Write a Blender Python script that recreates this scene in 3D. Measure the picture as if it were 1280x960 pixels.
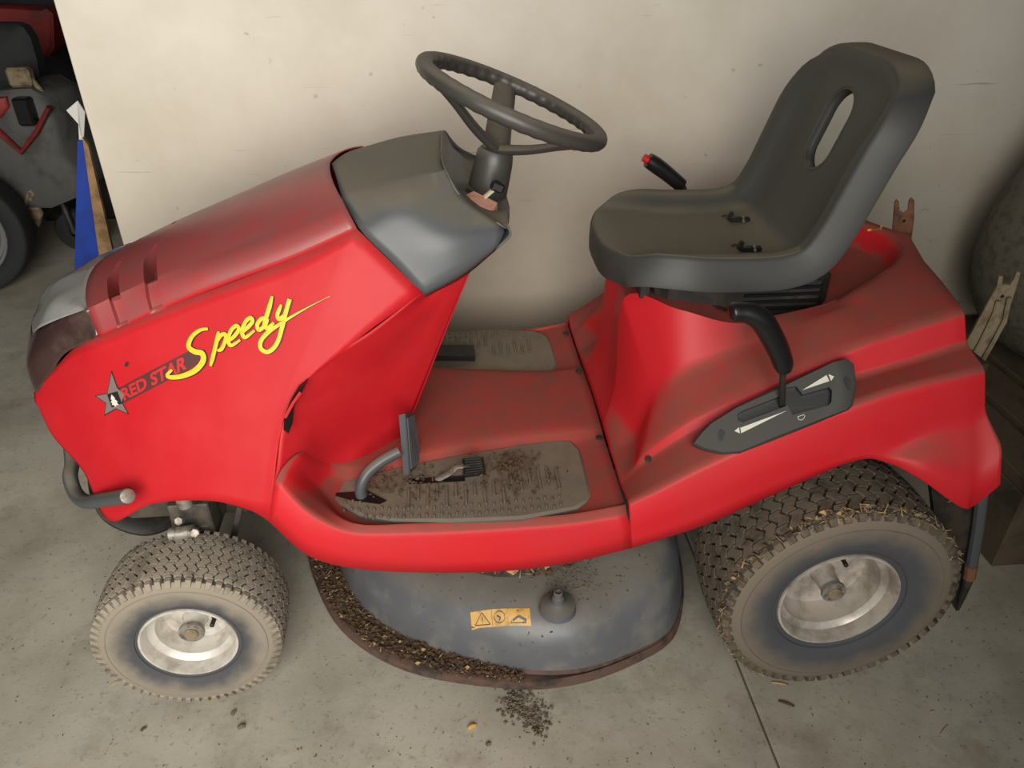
import bpy, bmesh, math, random
import numpy as np
from mathutils import Vector, Matrix
from mathutils.bvhtree import BVHTree

for o in list(bpy.data.objects):
    bpy.data.objects.remove(o)
scene = bpy.context.scene
COL = scene.collection
R = math.radians

# ------------------------------------------------------------------ camera
cam_data = bpy.data.cameras.new('camera')
cam_data.sensor_width = 36.0
cam_data.lens = 27.0
cam_data.clip_start = 0.01
cam = bpy.data.objects.new('camera', cam_data)
COL.objects.link(cam)
cam.location = (0.0, -1.384, 1.33)
cam.rotation_euler = (R(90 - 32.2), 0, R(-5.0))
scene.camera = cam

# ------------------------------------------------------------------ world, daylight through the open door, exposure
world = bpy.data.worlds.new('sky')
scene.world = world
world.use_nodes = True
bg = world.node_tree.nodes['Background']
bg.inputs[0].default_value = (0.80, 0.90, 1.0, 1)
bg.inputs[1].default_value = 0.35

def area(name, loc, target, sx, sy, power, color):
    d = bpy.data.lights.new(name, 'AREA')
    d.shape = 'RECTANGLE'
    d.size, d.size_y, d.energy, d.color = sx, sy, power, color
    o = bpy.data.objects.new(name, d)
    COL.objects.link(o)
    o.location = loc
    o.rotation_euler = (Vector(target) - Vector(loc)).to_track_quat('-Z', 'Y').to_euler()
    return o
door = area('door_daylight', (-0.45, -2.3, 1.5), (-1.05, 0.6, 0.72), 2.0, 1.7, 53, (1.0, 0.95, 0.862))
door.data.spread = R(116)
scene.view_settings.view_transform = 'Standard'
scene.view_settings.look = 'None'
scene.view_settings.gamma = 1.0
scene.view_settings.use_curve_mapping = False
scene.view_settings.exposure = -0.1

# ------------------------------------------------------------------ materials
def lin(r, g, b):
    def c(v):
        v /= 255.0
        return v / 12.92 if v <= 0.04045 else ((v + 0.055) / 1.055) ** 2.4
    return (c(r), c(g), c(b), 1)

def mat(name, col, rough=0.5, metal=0.0, var=None, vscale=8.0, vlo=0.45, vhi=0.65, dust=None, dlo=0.35, dhi=0.9, damt=0.85,
        dscale=14.0, drough=0.35, dmin=0.68, bump=0.0, bscale=60.0, spec=0.5, alpha=1.0, trans=0.0, coat=0.0):
    m = bpy.data.materials.new(name)
    m.use_nodes = True
    nt = m.node_tree
    b = nt.nodes['Principled BSDF']
    b.inputs['Roughness'].default_value = rough
    b.inputs['Metallic'].default_value = metal
    b.inputs['Specular IOR Level'].default_value = spec
    b.inputs['Transmission Weight'].default_value = trans
    b.inputs['Coat Weight'].default_value = coat
    tc = nt.nodes.new('ShaderNodeTexCoord')
    cur = None
    def noise(scale, detail=6.0):
        n = nt.nodes.new('ShaderNodeTexNoise')
        n.inputs['Scale'].default_value = scale
        n.inputs['Detail'].default_value = detail
        n.inputs['Roughness'].default_value = 0.62
        nt.links.new(tc.outputs['Object'], n.inputs['Vector'])
        return n
    def maprange(src, lo, hi, a=0.0, c=1.0):
        k = nt.nodes.new('ShaderNodeMapRange')
        k.interpolation_type = 'SMOOTHSTEP'
        k.inputs[1].default_value, k.inputs[2].default_value = lo, hi
        k.inputs[3].default_value, k.inputs[4].default_value = a, c
        nt.links.new(src, k.inputs[0])
        return k
    def mix(fac, a, c):
        x = nt.nodes.new('ShaderNodeMix')
        x.data_type = 'RGBA'
        nt.links.new(fac, x.inputs[0])
        for sock, v in ((x.inputs[6], a), (x.inputs[7], c)):
            if isinstance(v, tuple):
                sock.default_value = v
            else:
                nt.links.new(v, sock)
        return x.outputs[2]
    cur = col
    if var is not None:
        n = noise(vscale)
        cur = mix(maprange(n.outputs[0], vlo, vhi).outputs[0], cur, var)
    if dust is not None:
        g = nt.nodes.new('ShaderNodeNewGeometry')
        s = nt.nodes.new('ShaderNodeSeparateXYZ')
        nt.links.new(g.outputs['Normal'], s.inputs[0])
        k = maprange(s.outputs[2], dlo, dhi, 0.0, damt)
        n = noise(dscale, 8.0)
        kn = maprange(n.outputs[0], 0.28, 0.68, dmin, 1.0)
        mu = nt.nodes.new('ShaderNodeMath')
        mu.operation = 'MULTIPLY'
        nt.links.new(k.outputs[0], mu.inputs[0])
        nt.links.new(kn.outputs[0], mu.inputs[1])
        cur = mix(mu.outputs[0], cur, dust)
        rr = nt.nodes.new('ShaderNodeMapRange')
        rr.inputs[3].default_value, rr.inputs[4].default_value = rough, min(0.9, rough + drough)
        nt.links.new(mu.outputs[0], rr.inputs[0])
        nt.links.new(rr.outputs[0], b.inputs['Roughness'])
    if isinstance(cur, tuple):
        b.inputs['Base Color'].default_value = cur
    else:
        nt.links.new(cur, b.inputs['Base Color'])
    if bump:
        n = noise(bscale, 4.0)
        bp = nt.nodes.new('ShaderNodeBump')
        bp.inputs['Strength'].default_value = bump
        bp.inputs['Distance'].default_value = 0.004
        nt.links.new(n.outputs[0], bp.inputs['Height'])
        nt.links.new(bp.outputs[0], b.inputs['Normal'])
    return m

M = {}
DUST = lin(120, 104, 84)
M['red'] = mat('red_plastic', lin(180, 25, 34), 0.52, spec=0.3, dust=lin(150, 66, 62), dlo=0.5, dhi=0.93, damt=0.8, dscale=20, var=lin(184, 34, 40), vscale=9, vlo=0.4, vhi=0.75, bump=0.03, bscale=300)
M['redbody'] = mat('red_plastic_dusty', lin(188, 32, 40), 0.48, spec=0.35, dust=lin(132, 68, 58), dlo=0.34, dhi=0.68, damt=1.0, dscale=22, var=lin(192, 26, 36), vscale=5, bump=0.03, bscale=300)
M['redtop'] = mat('red_plastic_hood_top', lin(176, 34, 42), 0.24, dust=lin(134, 70, 69), dlo=-0.35, dhi=0.30, damt=1.0, dscale=16, drough=0.16)
M['grey'] = mat('grey_plastic', lin(74, 77, 80), 0.42, dust=lin(112, 105, 90), dlo=0.55, dhi=0.9, damt=0.85, dscale=9, bump=0.05, bscale=400)
M['gearpanel'] = mat('dark_grey_plastic', lin(50, 50, 48), 0.5, dust=lin(72, 69, 62), dlo=0.4, dhi=0.9, damt=0.6)
M['seat'] = mat('seat_vinyl', lin(58, 58, 56), 0.55, dust=lin(108, 101, 86), dlo=0.7, dhi=0.98, damt=0.85, dscale=7, bump=0.04, bscale=350)
M['wheelgrip'] = mat('steering_rubber', lin(62, 60, 57), 0.42, dust=lin(112, 105, 94), dlo=0.3, dhi=0.95, damt=0.75, dscale=30)
M['mat'] = mat('footrest_rubber', lin(78, 74, 68), 0.7, dust=lin(126, 115, 98), dlo=0.5, dhi=0.95, damt=0.85, dscale=25, bump=0.2, bscale=250)
M['black'] = mat('black_plastic', lin(24, 24, 25), 0.32)
M['dirtblack'] = mat('dirty_black_metal', lin(34, 32, 30), 0.6, var=lin(58, 50, 42), vscale=18)
M['chassis'] = mat('chassis_grey', lin(64, 62, 58), 0.55, var=lin(92, 84, 72), vscale=20)
M['tyre_f'] = mat('tyre_rubber_dusty', lin(144, 134, 120), 0.85, var=lin(116, 107, 95), vscale=25, bump=0.3, bscale=160)
M['tyre_fs'] = mat('tyre_sidewall_front', lin(134, 127, 117), 0.8, var=lin(78, 80, 86), vscale=10, vlo=0.4, vhi=0.6)
M['tyre_fi'] = mat('tyre_bead_dark', lin(66, 68, 72), 0.65, var=lin(94, 92, 90), vscale=16)
M['tyre_r'] = mat('tyre_rubber_muddy', lin(98, 88, 74), 0.85, var=lin(70, 62, 52), vscale=28, bump=0.3, bscale=160)
M['tyre_rs'] = mat('tyre_sidewall_rear', lin(98, 90, 80), 0.8, var=lin(78, 75, 72), vscale=14)
M['tyre_ri'] = mat('tyre_rear_blueblack', lin(58, 60, 66), 0.6, var=lin(84, 80, 76), vscale=12)
def tyre_side(name, r0, R_, dusty, dark, lo, hi):
    m = mat(name, dusty, 0.78, var=dark, vscale=20)
    nt = m.node_tree
    b = nt.nodes['Principled BSDF']
    tc = [n for n in nt.nodes if n.type == 'TEX_COORD'][0]
    mixn = [n for n in nt.nodes if n.type == 'MIX'][0]
    ns = [n for n in nt.nodes if n.type == 'TEX_NOISE'][0]
    sx = nt.nodes.new('ShaderNodeSeparateXYZ')
    nt.links.new(tc.outputs['Object'], sx.inputs[0])
    cb = nt.nodes.new('ShaderNodeCombineXYZ')
    nt.links.new(sx.outputs[0], cb.inputs[0])
    nt.links.new(sx.outputs[2], cb.inputs[1])
    ln = nt.nodes.new('ShaderNodeVectorMath')
    ln.operation = 'LENGTH'
    nt.links.new(cb.outputs[0], ln.inputs[0])
    ad = nt.nodes.new('ShaderNodeMath')
    ad.operation = 'MULTIPLY_ADD'
    ad.inputs[1].default_value = 0.05
    nt.links.new(ns.outputs[0], ad.inputs[0])
    nt.links.new(ln.outputs[1], ad.inputs[2])
    k = nt.nodes.new('ShaderNodeMapRange')
    k.interpolation_type = 'SMOOTHSTEP'
    k.inputs[1].default_value, k.inputs[2].default_value = r0 + lo * (R_ - r0) + 0.025, r0 + hi * (R_ - r0) + 0.025
    k.inputs[3].default_value, k.inputs[4].default_value = 1.0, 0.0
    nt.links.new(ad.outputs[0], k.inputs[0])
    nt.links.new(k.outputs[0], mixn.inputs[0])
    return m
M['tyre_fs'] = tyre_side('tyre_sidewall_front', 0.0845, 0.17, lin(136, 127, 114), lin(70, 71, 74), 0.15, 0.66)
M['tyre_rs'] = tyre_side('tyre_sidewall_rear', 0.112, 0.228, lin(112, 102, 89), lin(70, 71, 75), 0.25, 0.72)
M['tyre_fi'] = M['tyre_fs']
M['tyre_ri'] = M['tyre_rs']
M['groove'] = mat('tyre_groove', lin(58, 52, 45), 0.9)
M['rim'] = mat('rim_silver_paint', lin(214, 210, 202), 0.34, metal=0.35, var=lin(170, 162, 150), vscale=18, vlo=0.42, vhi=0.7)
M['rimr'] = mat('rim_silver_rear', lin(196, 188, 178), 0.36, metal=0.35, var=lin(146, 138, 128), vscale=14, vlo=0.42, vhi=0.68)
M['steel'] = mat('bare_steel', lin(158, 154, 146), 0.5, metal=0.6, var=lin(110, 100, 88), vscale=60)
M['rust'] = mat('rusty_steel', lin(120, 78, 54), 0.75, var=lin(74, 56, 46), vscale=40)
M['rustdull'] = mat('dull_rusty_steel', lin(128, 116, 92), 0.8, var=lin(96, 80, 60), vscale=30)
M['deck'] = mat('deck_grey_paint', lin(88, 90, 94), 0.38, var=lin(112, 110, 106), vscale=12, vlo=0.45, vhi=0.75, dust=lin(120, 112, 98), dlo=0.6, dhi=1.0, damt=0.65, dscale=16, bump=0.06, bscale=60)
M['decklip'] = mat('deck_rusty_lip', lin(92, 70, 60), 0.7, var=lin(58, 50, 46), vscale=22)
M['grass'] = mat('dry_clippings', lin(88, 68, 48), 0.95, var=lin(58, 46, 36), vscale=90)
M['straw'] = mat('straw', lin(176, 150, 104), 0.9, var=lin(120, 100, 70), vscale=60)
M['soil'] = mat('soil', lin(112, 100, 84), 0.95, var=lin(76, 64, 52), vscale=70)
M['yellow'] = mat('yellow_decal', lin(240, 188, 40), 0.4)
M['labely'] = mat('warning_label_yellow', lin(206, 160, 84), 0.5, var=lin(176, 134, 70), vscale=60)
M['ink'] = mat('decal_dark', lin(84, 46, 46), 0.4)
M['inkblack'] = mat('decal_black', lin(40, 34, 34), 0.4)
M['silver'] = mat('decal_silver', lin(136, 122, 118), 0.4, metal=0.3)
M['decalred'] = mat('decal_red', lin(186, 44, 48), 0.4)
M['lightgrey'] = mat('print_light_grey', lin(206, 204, 190), 0.5)
M['lens'] = mat('smoked_lens', lin(58, 40, 38), 0.12, var=lin(78, 66, 60), vscale=10, coat=0.5)
M['lens_sheen'] = mat('lens_reflection_silver', lin(150, 149, 148), 0.14, var=lin(128, 126, 124), vscale=7, coat=0.6)  # silver-grey stands in for light reflected off the dusty lens top
M['redknob'] = mat('red_button', lin(190, 30, 36), 0.4)
M['cream'] = mat('cream_lever', lin(190, 180, 150), 0.6)
M['pinkplate'] = mat('faded_red_plate', lin(170, 122, 104), 0.7, var=lin(128, 106, 88), vscale=40)

# concrete floor
def floor_material():
    m = mat('concrete', lin(184, 179, 165), 0.6, var=lin(152, 147, 133), vscale=2.2, vlo=0.35, vhi=0.7, bump=0.12, bscale=90)
    nt = m.node_tree
    b = nt.nodes['Principled BSDF']
    src = b.inputs['Base Color'].links[0].from_socket
    tc = [n for n in nt.nodes if n.type == 'TEX_COORD'][0]
    def layer(src, scale, lo, hi, col, amt, detail=8):
        n = nt.nodes.new('ShaderNodeTexNoise')
        n.inputs['Scale'].default_value = scale
        n.inputs['Detail'].default_value = detail
        n.inputs['Roughness'].default_value = 0.7
        nt.links.new(tc.outputs['Object'], n.inputs['Vector'])
        k = nt.nodes.new('ShaderNodeMapRange')
        k.inputs[1].default_value, k.inputs[2].default_value, k.inputs[4].default_value = lo, hi, amt
        nt.links.new(n.outputs[0], k.inputs[0])
        x = nt.nodes.new('ShaderNodeMix')
        x.data_type = 'RGBA'
        nt.links.new(k.outputs[0], x.inputs[0])
        nt.links.new(src, x.inputs[6])
        x.inputs[7].default_value = col
        return x.outputs[2]
    src = layer(src, 6, 0.52, 0.72, lin(122, 114, 98), 0.6)
    src = layer(src, 60, 0.58, 0.72, lin(96, 90, 78), 0.5, 3)
    src = layer(src, 140, 0.66, 0.74, lin(70, 62, 52), 0.8, 2)
    nt.links.new(src, b.inputs['Base Color'])
    return m
M['floor'] = floor_material()

def wall_material():
    m = mat('white_board', lin(216, 210, 198), 0.75, var=lin(198, 190, 174), vscale=1.6, vlo=0.35, vhi=0.7, bump=0.10, bscale=220)
    nt = m.node_tree
    b = nt.nodes['Principled BSDF']
    src = b.inputs['Base Color'].links[0].from_socket
    tc = [n for n in nt.nodes if n.type == 'TEX_COORD'][0]
    # grime rising from the foot of the board
    sep = nt.nodes.new('ShaderNodeSeparateXYZ')
    nt.links.new(tc.outputs['Object'], sep.inputs[0])
    n = nt.nodes.new('ShaderNodeTexNoise')
    n.inputs['Scale'].default_value = 3.0
    n.inputs['Detail'].default_value = 7
    nt.links.new(tc.outputs['Object'], n.inputs['Vector'])
    add = nt.nodes.new('ShaderNodeMath')
    add.operation = 'MULTIPLY_ADD'
    add.inputs[1].default_value = -0.7
    nt.links.new(n.outputs[0], add.inputs[0])
    nt.links.new(sep.outputs[2], add.inputs[2])
    k = nt.nodes.new('ShaderNodeMapRange')
    k.inputs[1].default_value, k.inputs[2].default_value = 0.75, 0.0
    k.inputs[3].default_value, k.inputs[4].default_value = 0.0, 0.5
    nt.links.new(add.outputs[0], k.inputs[0])
    x = nt.nodes.new('ShaderNodeMix')
    x.data_type = 'RGBA'
    nt.links.new(k.outputs[0], x.inputs[0])
    nt.links.new(src, x.inputs[6])
    x.inputs[7].default_value = lin(150, 138, 118)
    src = x.outputs[2]
    n = nt.nodes.new('ShaderNodeTexNoise')
    n.inputs['Scale'].default_value = 28
    n.inputs['Detail'].default_value = 3
    nt.links.new(tc.outputs['Object'], n.inputs['Vector'])
    k = nt.nodes.new('ShaderNodeMapRange')
    k.inputs[1].default_value, k.inputs[2].default_value, k.inputs[4].default_value = 0.71, 0.78, 0.45
    nt.links.new(n.outputs[0], k.inputs[0])
    x = nt.nodes.new('ShaderNodeMix')
    x.data_type = 'RGBA'
    nt.links.new(k.outputs[0], x.inputs[0])
    nt.links.new(src, x.inputs[6])
    x.inputs[7].default_value = lin(110, 98, 82)
    src = x.outputs[2]
    for ang, sc_ in ((0.6, 1.0), (-0.9, 1.4)):
        mp = nt.nodes.new('ShaderNodeMapping')
        mp.inputs['Rotation'].default_value = (0, ang, 0)
        mp.inputs['Scale'].default_value = (5.0 * sc_, 1.0, 90.0 * sc_)
        nt.links.new(tc.outputs['Object'], mp.inputs['Vector'])
        n = nt.nodes.new('ShaderNodeTexNoise')
        n.inputs['Scale'].default_value = 1.0
        n.inputs['Detail'].default_value = 2
        nt.links.new(mp.outputs[0], n.inputs['Vector'])
        k = nt.nodes.new('ShaderNodeMapRange')
        k.inputs[1].default_value, k.inputs[2].default_value, k.inputs[4].default_value = 0.74, 0.80, 0.4
        nt.links.new(n.outputs[0], k.inputs[0])
        y = nt.nodes.new('ShaderNodeMix')
        y.data_type = 'RGBA'
        nt.links.new(k.outputs[0], y.inputs[0])
        nt.links.new(src, y.inputs[6])
        y.inputs[7].default_value = lin(120, 108, 92)
        src = y.outputs[2]
    nt.links.new(src, b.inputs['Base Color'])
    return m
M['wall'] = wall_material()
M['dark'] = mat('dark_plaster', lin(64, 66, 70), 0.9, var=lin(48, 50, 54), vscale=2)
M['ceil'] = mat('ceiling_boards', lin(96, 90, 80), 0.9)
M['wood'] = mat('weathered_wood', lin(142, 112, 74), 0.8, var=lin(104, 80, 52), vscale=14)
M['darkwood'] = mat('dark_timber', lin(84, 72, 56), 0.9, var=lin(56, 48, 38), vscale=9)
M['blue'] = mat('blue_sheet', lin(20, 56, 150), 0.55, var=lin(16, 44, 124), vscale=6)
M['paper'] = mat('white_paper', lin(196, 194, 190), 0.8)
M['bagmesh'] = mat('grey_woven_mesh', lin(96, 92, 80), 0.85, var=lin(80, 75, 64), vscale=38, vlo=0.45, vhi=0.62, bump=0.4, bscale=120)

# ------------------------------------------------------------------ mesh helpers
def make(name, verts, faces, m, parent=None, angle=35.0, smooth=True, props=None):
    me = bpy.data.meshes.new(name)
    me.from_pydata([tuple(map(float, v)) for v in verts], [], faces)
    me.validate()
    bm = bmesh.new()
    bm.from_mesh(me)
    bmesh.ops.recalc_face_normals(bm, faces=bm.faces)
    bm.to_mesh(me)
    bm.free()
    for mm in (m if isinstance(m, (list, tuple)) else [m]):
        me.materials.append(M[mm])
    if smooth:
        me.polygons.foreach_set('use_smooth', [True] * len(me.polygons))
        me.set_sharp_from_angle(angle=R(angle))
    o = bpy.data.objects.new(name, me)
    COL.objects.link(o)
    if parent is not None:
        o.parent = parent
    if props:
        for k, v in props.items():
            o[k] = v
    return o

def tag(o, label=None, cat=None, group=None, kind=None):
    if label: o['label'] = label
    if cat: o['category'] = cat
    if group: o['group'] = group
    if kind: o['kind'] = kind
    return o

def empty(name, loc=(0, 0, 0)):
    o = bpy.data.objects.new(name, None)
    COL.objects.link(o)
    o.location = loc
    o.empty_display_size = 0.1
    return o

class MB:
    """collects shapes into one vertex/face list"""
    def __init__(s): s.v, s.f = [], []
    def add(s, v, f):
        n = len(s.v)
        s.v += [tuple(q) for q in v]
        s.f += [tuple(i + n for i in q) for q in f]
        return s
    def build(s, name, m, parent=None, **k): return make(name, s.v, s.f, m, parent, **k)

def crs(pts, n):
    """Catmull-Rom through pts (rows of any dimension), n samples per span"""
    P = np.array(pts, float)
    if len(P) == 2:
        return np.array([P[0] + (P[1] - P[0]) * t for t in np.linspace(0, 1, n + 1)])
    Q = np.concatenate([[2 * P[0] - P[1]], P, [2 * P[-1] - P[-2]]])
    out = []
    for i in range(len(P) - 1):
        a, b, c, d = Q[i:i + 4]
        for k in range(n):
            t = k / n
            out.append(0.5 * (2 * b + (c - a) * t + (2 * a - 5 * b + 4 * c - d) * t * t + (3 * b - a - 3 * c + d) * t ** 3))
    out.append(P[-1])
    return np.array(out)

def crs_at(pts, t):
    P = np.array(pts, float)
    Q = np.concatenate([[2 * P[0] - P[1]], P, [2 * P[-1] - P[-2]]])
    i = min(int(t), len(P) - 2)
    t = t - i
    a, b, c, d = Q[i:i + 4]
    return 0.5 * (2 * b + (c - a) * t + (2 * a - 5 * b + 4 * c - d) * t * t + (3 * b - a - 3 * c + d) * t ** 3)

def rounded(P, fr=0.28, n=4):
    """polyline with corners rounded by quadratic arcs"""
    P = [np.array(p, float) for p in P]
    out = [P[0]]
    for i in range(1, len(P) - 1):
        a = P[i] + (P[i - 1] - P[i]) * fr
        b = P[i] + (P[i + 1] - P[i]) * fr
        for k in range(n + 1):
            t = k / n
            out.append((1 - t) ** 2 * a + 2 * t * (1 - t) * P[i] + t * t * b)
    out.append(P[-1])
    return out

def gridfaces(nu, nv, closeu=False, closev=False):
    f = []
    for i in range(nu if closeu else nu - 1):
        for j in range(nv if closev else nv - 1):
            a, b = i * nv + j, i * nv + (j + 1) % nv
            c, d = ((i + 1) % nu) * nv + (j + 1) % nv, ((i + 1) % nu) * nv + j
            f.append((a, b, c, d))
    return f

def mirror_rows(G):
    """G[i] runs from the near edge (y<0) to the centre line (y=0); add the far half"""
    out = []
    for row in G:
        row = [np.array(p, float) for p in row]
        far = [p * np.array([1, -1, 1]) for p in reversed(row[:-1])]
        out.append(row + far)
    return out

def shell(name, G, m, parent, thick=0.004, angle=35, offset=-1.0):
    """open surface grid -> thin shell"""
    nu, nv = len(G), len(G[0])
    v = [p for row in G for p in row]
    o = make(name, v, gridfaces(nu, nv), m, parent, angle)
    # outward orientation: compare mean normal with direction from the body's inside
    me = o.data
    s = 0.0
    c = np.mean(np.array(v), axis=0) - np.array([0, 0, 0.25])
    for p in me.polygons:
        s += p.area * p.normal.dot(p.center - Vector(c))
    if s < 0:
        me.flip_normals()
    if thick:
        md = o.modifiers.new('thickness', 'SOLIDIFY')
        md.thickness = thick
        md.offset = offset
    return o

def frame_path(P):
    P = [Vector(p) for p in P]
    T = []
    for i in range(len(P)):
        a = P[max(i - 1, 0)]
        b = P[min(i + 1, len(P) - 1)]
        T.append((b - a).normalized())
    up = Vector((0, 0, 1)) if abs(T[0].z) < 0.9 else Vector((1, 0, 0))
    N = [(up - T[0] * up.dot(T[0])).normalized()]
    for i in range(1, len(P)):
        n = N[-1] - T[i] * N[-1].dot(T[i])
        N.append(n.normalized())
    return P, T, N

def tube(path, r, n=12, mb=None, smooth=0, flat=1.0, caps=True):
    if smooth:
        path = [Vector(p) for p in crs(path, smooth)]
    P, T, N = frame_path(path)
    mb = mb or MB()
    v, f = [], []
    for i, p in enumerate(P):
        rr = r(i / (len(P) - 1)) if callable(r) else r
        B = T[i].cross(N[i])
        for k in range(n):
            a = 2 * math.pi * k / n
            v.append(p + N[i] * math.cos(a) * rr * flat + B * math.sin(a) * rr)
    f = gridfaces(len(P), n, closev=True)
    if caps:
        f.append(tuple(range(n)))
        f.append(tuple(range((len(P) - 1) * n, len(P) * n)))
    return mb.add(v, f)

def lathe(profile, n=48, axis='Y', org=(0, 0, 0), mb=None):
    """profile: (radius, height along axis)"""
    mb = mb or MB()
    v = []
    for r, h in profile:
        for k in range(n):
            a = 2 * math.pi * k / n
            c, s = r * math.cos(a), r * math.sin(a)
            q = {'Y': (c, h, s), 'Z': (c, s, h), 'X': (h, c, s)}[axis]
            v.append((q[0] + org[0], q[1] + org[1], q[2] + org[2]))
    return mb.add(v, gridfaces(len(profile), n, closev=True))

def prism(outline, direction, mb=None, bevel=0.0):
    """closed 3D outline extruded along a vector; optional chamfer of the first face"""
    mb = mb or MB()
    P = [Vector(p) for p in outline]
    d = Vector(direction)
    n = len(P)
    if bevel:
        c = sum(P, Vector()) / n
        dn = d.normalized()
        ring0 = [p + (c - p).normalized() * bevel for p in P]
        ring1 = [p + dn * bevel * 0.7 for p in P]
        ring2 = [p + d for p in P]
        v = ring0 + ring1 + ring2
        f = [tuple(range(n)), tuple(range(2 * n, 3 * n))]
        for k in range(2):
            f += [(k * n + i, k * n + (i + 1) % n, (k + 1) * n + (i + 1) % n, (k + 1) * n + i) for i in range(n)]
    else:
        v = P + [p + d for p in P]
        f = [tuple(range(n)), tuple(range(n, 2 * n))] + [(i, (i + 1) % n, n + (i + 1) % n, n + i) for i in range(n)]
    return mb.add(v, f)

def box(c, s, mb=None, rot=None, bev=0.12):
    """chamfered box, centre and full size; rot = Matrix 3x3"""
    mb = mb or MB()
    hx, hy, hz = s[0] / 2, s[1] / 2, s[2] / 2
    b = min(hx, hy, hz) * bev
    v, idx = [], {}
    for sx in (-1, 1):
        for sy in (-1, 1):
            for sz in (-1, 1):
                for ax_, p in (('x', (sx * hx, sy * (hy - b), sz * (hz - b))), ('y', (sx * (hx - b), sy * hy, sz * (hz - b))), ('z', (sx * (hx - b), sy * (hy - b), sz * hz))):
                    idx[(sx, sy, sz, ax_)] = len(v)
                    q = Vector(p)
                    if rot is not None:
                        q = rot @ q
                    v.append(q + Vector(c))
    f = []
    I = lambda a, b_, c_, d: idx[(a, b_, c_, d)]
    for s_ in (-1, 1):
        f.append((I(s_, -1, -1, 'x'), I(s_, 1, -1, 'x'), I(s_, 1, 1, 'x'), I(s_, -1, 1, 'x')))
        f.append((I(-1, s_, -1, 'y'), I(1, s_, -1, 'y'), I(1, s_, 1, 'y'), I(-1, s_, 1, 'y')))
        f.append((I(-1, -1, s_, 'z'), I(1, -1, s_, 'z'), I(1, 1, s_, 'z'), I(-1, 1, s_, 'z')))
    for a in (-1, 1):
        for b_ in (-1, 1):
            f.append((I(a, b_, -1, 'x'), I(a, b_, 1, 'x'), I(a, b_, 1, 'y'), I(a, b_, -1, 'y')))
            f.append((I(a, -1, b_, 'x'), I(a, 1, b_, 'x'), I(a, 1, b_, 'z'), I(a, -1, b_, 'z')))
            f.append((I(-1, a, b_, 'y'), I(1, a, b_, 'y'), I(1, a, b_, 'z'), I(-1, a, b_, 'z')))
            for c_ in (-1, 1):
                f.append((I(a, b_, c_, 'x'), I(a, b_, c_, 'y'), I(a, b_, c_, 'z')))
    return mb.add(v, f)

def cyl(a, b, r, mb=None, n=16, r2=None):
    a, b = Vector(a), Vector(b)
    r2 = r if r2 is None else r2
    c = min(r, r2) * 0.12
    L = (b - a).length
    path = [a, a + (b - a) * min(0.2, c / L), b - (b - a) * min(0.2, c / L), b]
    rr = [r - c, r, r2, r2 - c]
    P, T, N = frame_path(path)
    T0 = (b - a).normalized()
    N0 = (N[0] - T0 * N[0].dot(T0)).normalized()
    B0 = T0.cross(N0)
    v = []
    for p, q in zip(path, rr):
        for k in range(n):
            t = 2 * math.pi * k / n
            v.append(p + N0 * math.cos(t) * q + B0 * math.sin(t) * q)
    f = gridfaces(4, n, closev=True) + [tuple(range(n)), tuple(range(3 * n, 4 * n))]
    return (mb or MB()).add(v, f)

def bake_boolean(o, cutter):
    """cut with another mesh, keep the plain result"""
    md = o.modifiers.new('cut', 'BOOLEAN')
    md.operation = 'DIFFERENCE'
    md.object = cutter
    md.solver = 'EXACT'
    bpy.context.view_layer.update()
    dg = bpy.context.evaluated_depsgraph_get()
    me = bpy.data.meshes.new_from_object(o.evaluated_get(dg))
    o.modifiers.clear()
    o.data = me
    me.polygons.foreach_set('use_smooth', [True] * len(me.polygons))
    me.set_sharp_from_angle(angle=R(38))
    bpy.data.objects.remove(cutter)

# ------------------------------------------------------------------ the garage
floor = tag(empty('floor'), kind='structure')
def slab(x0, x1, y0, y1):
    b = 0.004
    v = [(x0, y0, -0.12), (x1, y0, -0.12), (x1, y1, -0.12), (x0, y1, -0.12), (x0, y0, -b), (x1, y0, -b), (x1, y1, -b), (x0, y1, -b),
         (x0 + b, y0 + b, 0), (x1 - b, y0 + b, 0), (x1 - b, y1 - b, 0), (x0 + b, y1 - b, 0)]
    f = [(0, 1, 2, 3), (8, 9, 10, 11)] + [(i, (i + 1) % 4, 4 + (i + 1) % 4, 4 + i) for i in range(4)] + [(4 + i, 4 + (i + 1) % 4, 8 + (i + 1) % 4, 8 + i) for i in range(4)]
    return make('concrete_slab', v, f, 'floor', floor, smooth=False)
slab(-4.4, 0.553, -3.98, 3.98)
slab(0.556, 3.0, -3.98, 3.98)
make('joint_bed', [(0.54, -3.98, -0.05), (0.57, -3.98, -0.05), (0.57, 3.98, -0.05), (0.54, 3.98, -0.05), (0.54, -3.98, -0.012), (0.57, -3.98, -0.012), (0.57, 3.98, -0.012), (0.54, 3.98, -0.012)],
     [(0, 1, 2, 3), (4, 5, 6, 7), (0, 1, 5, 4), (1, 2, 6, 5), (2, 3, 7, 6), (3, 0, 4, 7)], 'dirtblack', floor, smooth=False)

WY = 0.62
wall = box((1.06, WY + 0.02, 1.35), (3.84, 0.04, 2.7), bev=0.1).build('wall_back', 'wall')
tag(wall, kind='structure')
tag(box((-0.7, 4.03, 1.30), (7.7, 0.1, 3.0), bev=0.02).build('wall_far', 'dark'), kind='structure')
tag(box((-4.43, 0.0, 1.30), (0.1, 8.2, 3.0), bev=0.02).build('wall_left', 'dark'), kind='structure')
tag(box((3.03, 0.0, 1.30), (0.1, 8.2, 3.0), bev=0.02).build('wall_right', 'dark'), kind='structure')
tag(box((-0.7, 0.0, 2.75), (7.6, 8.2, 0.1)).build('ceiling', 'ceil'), kind='structure')

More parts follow.
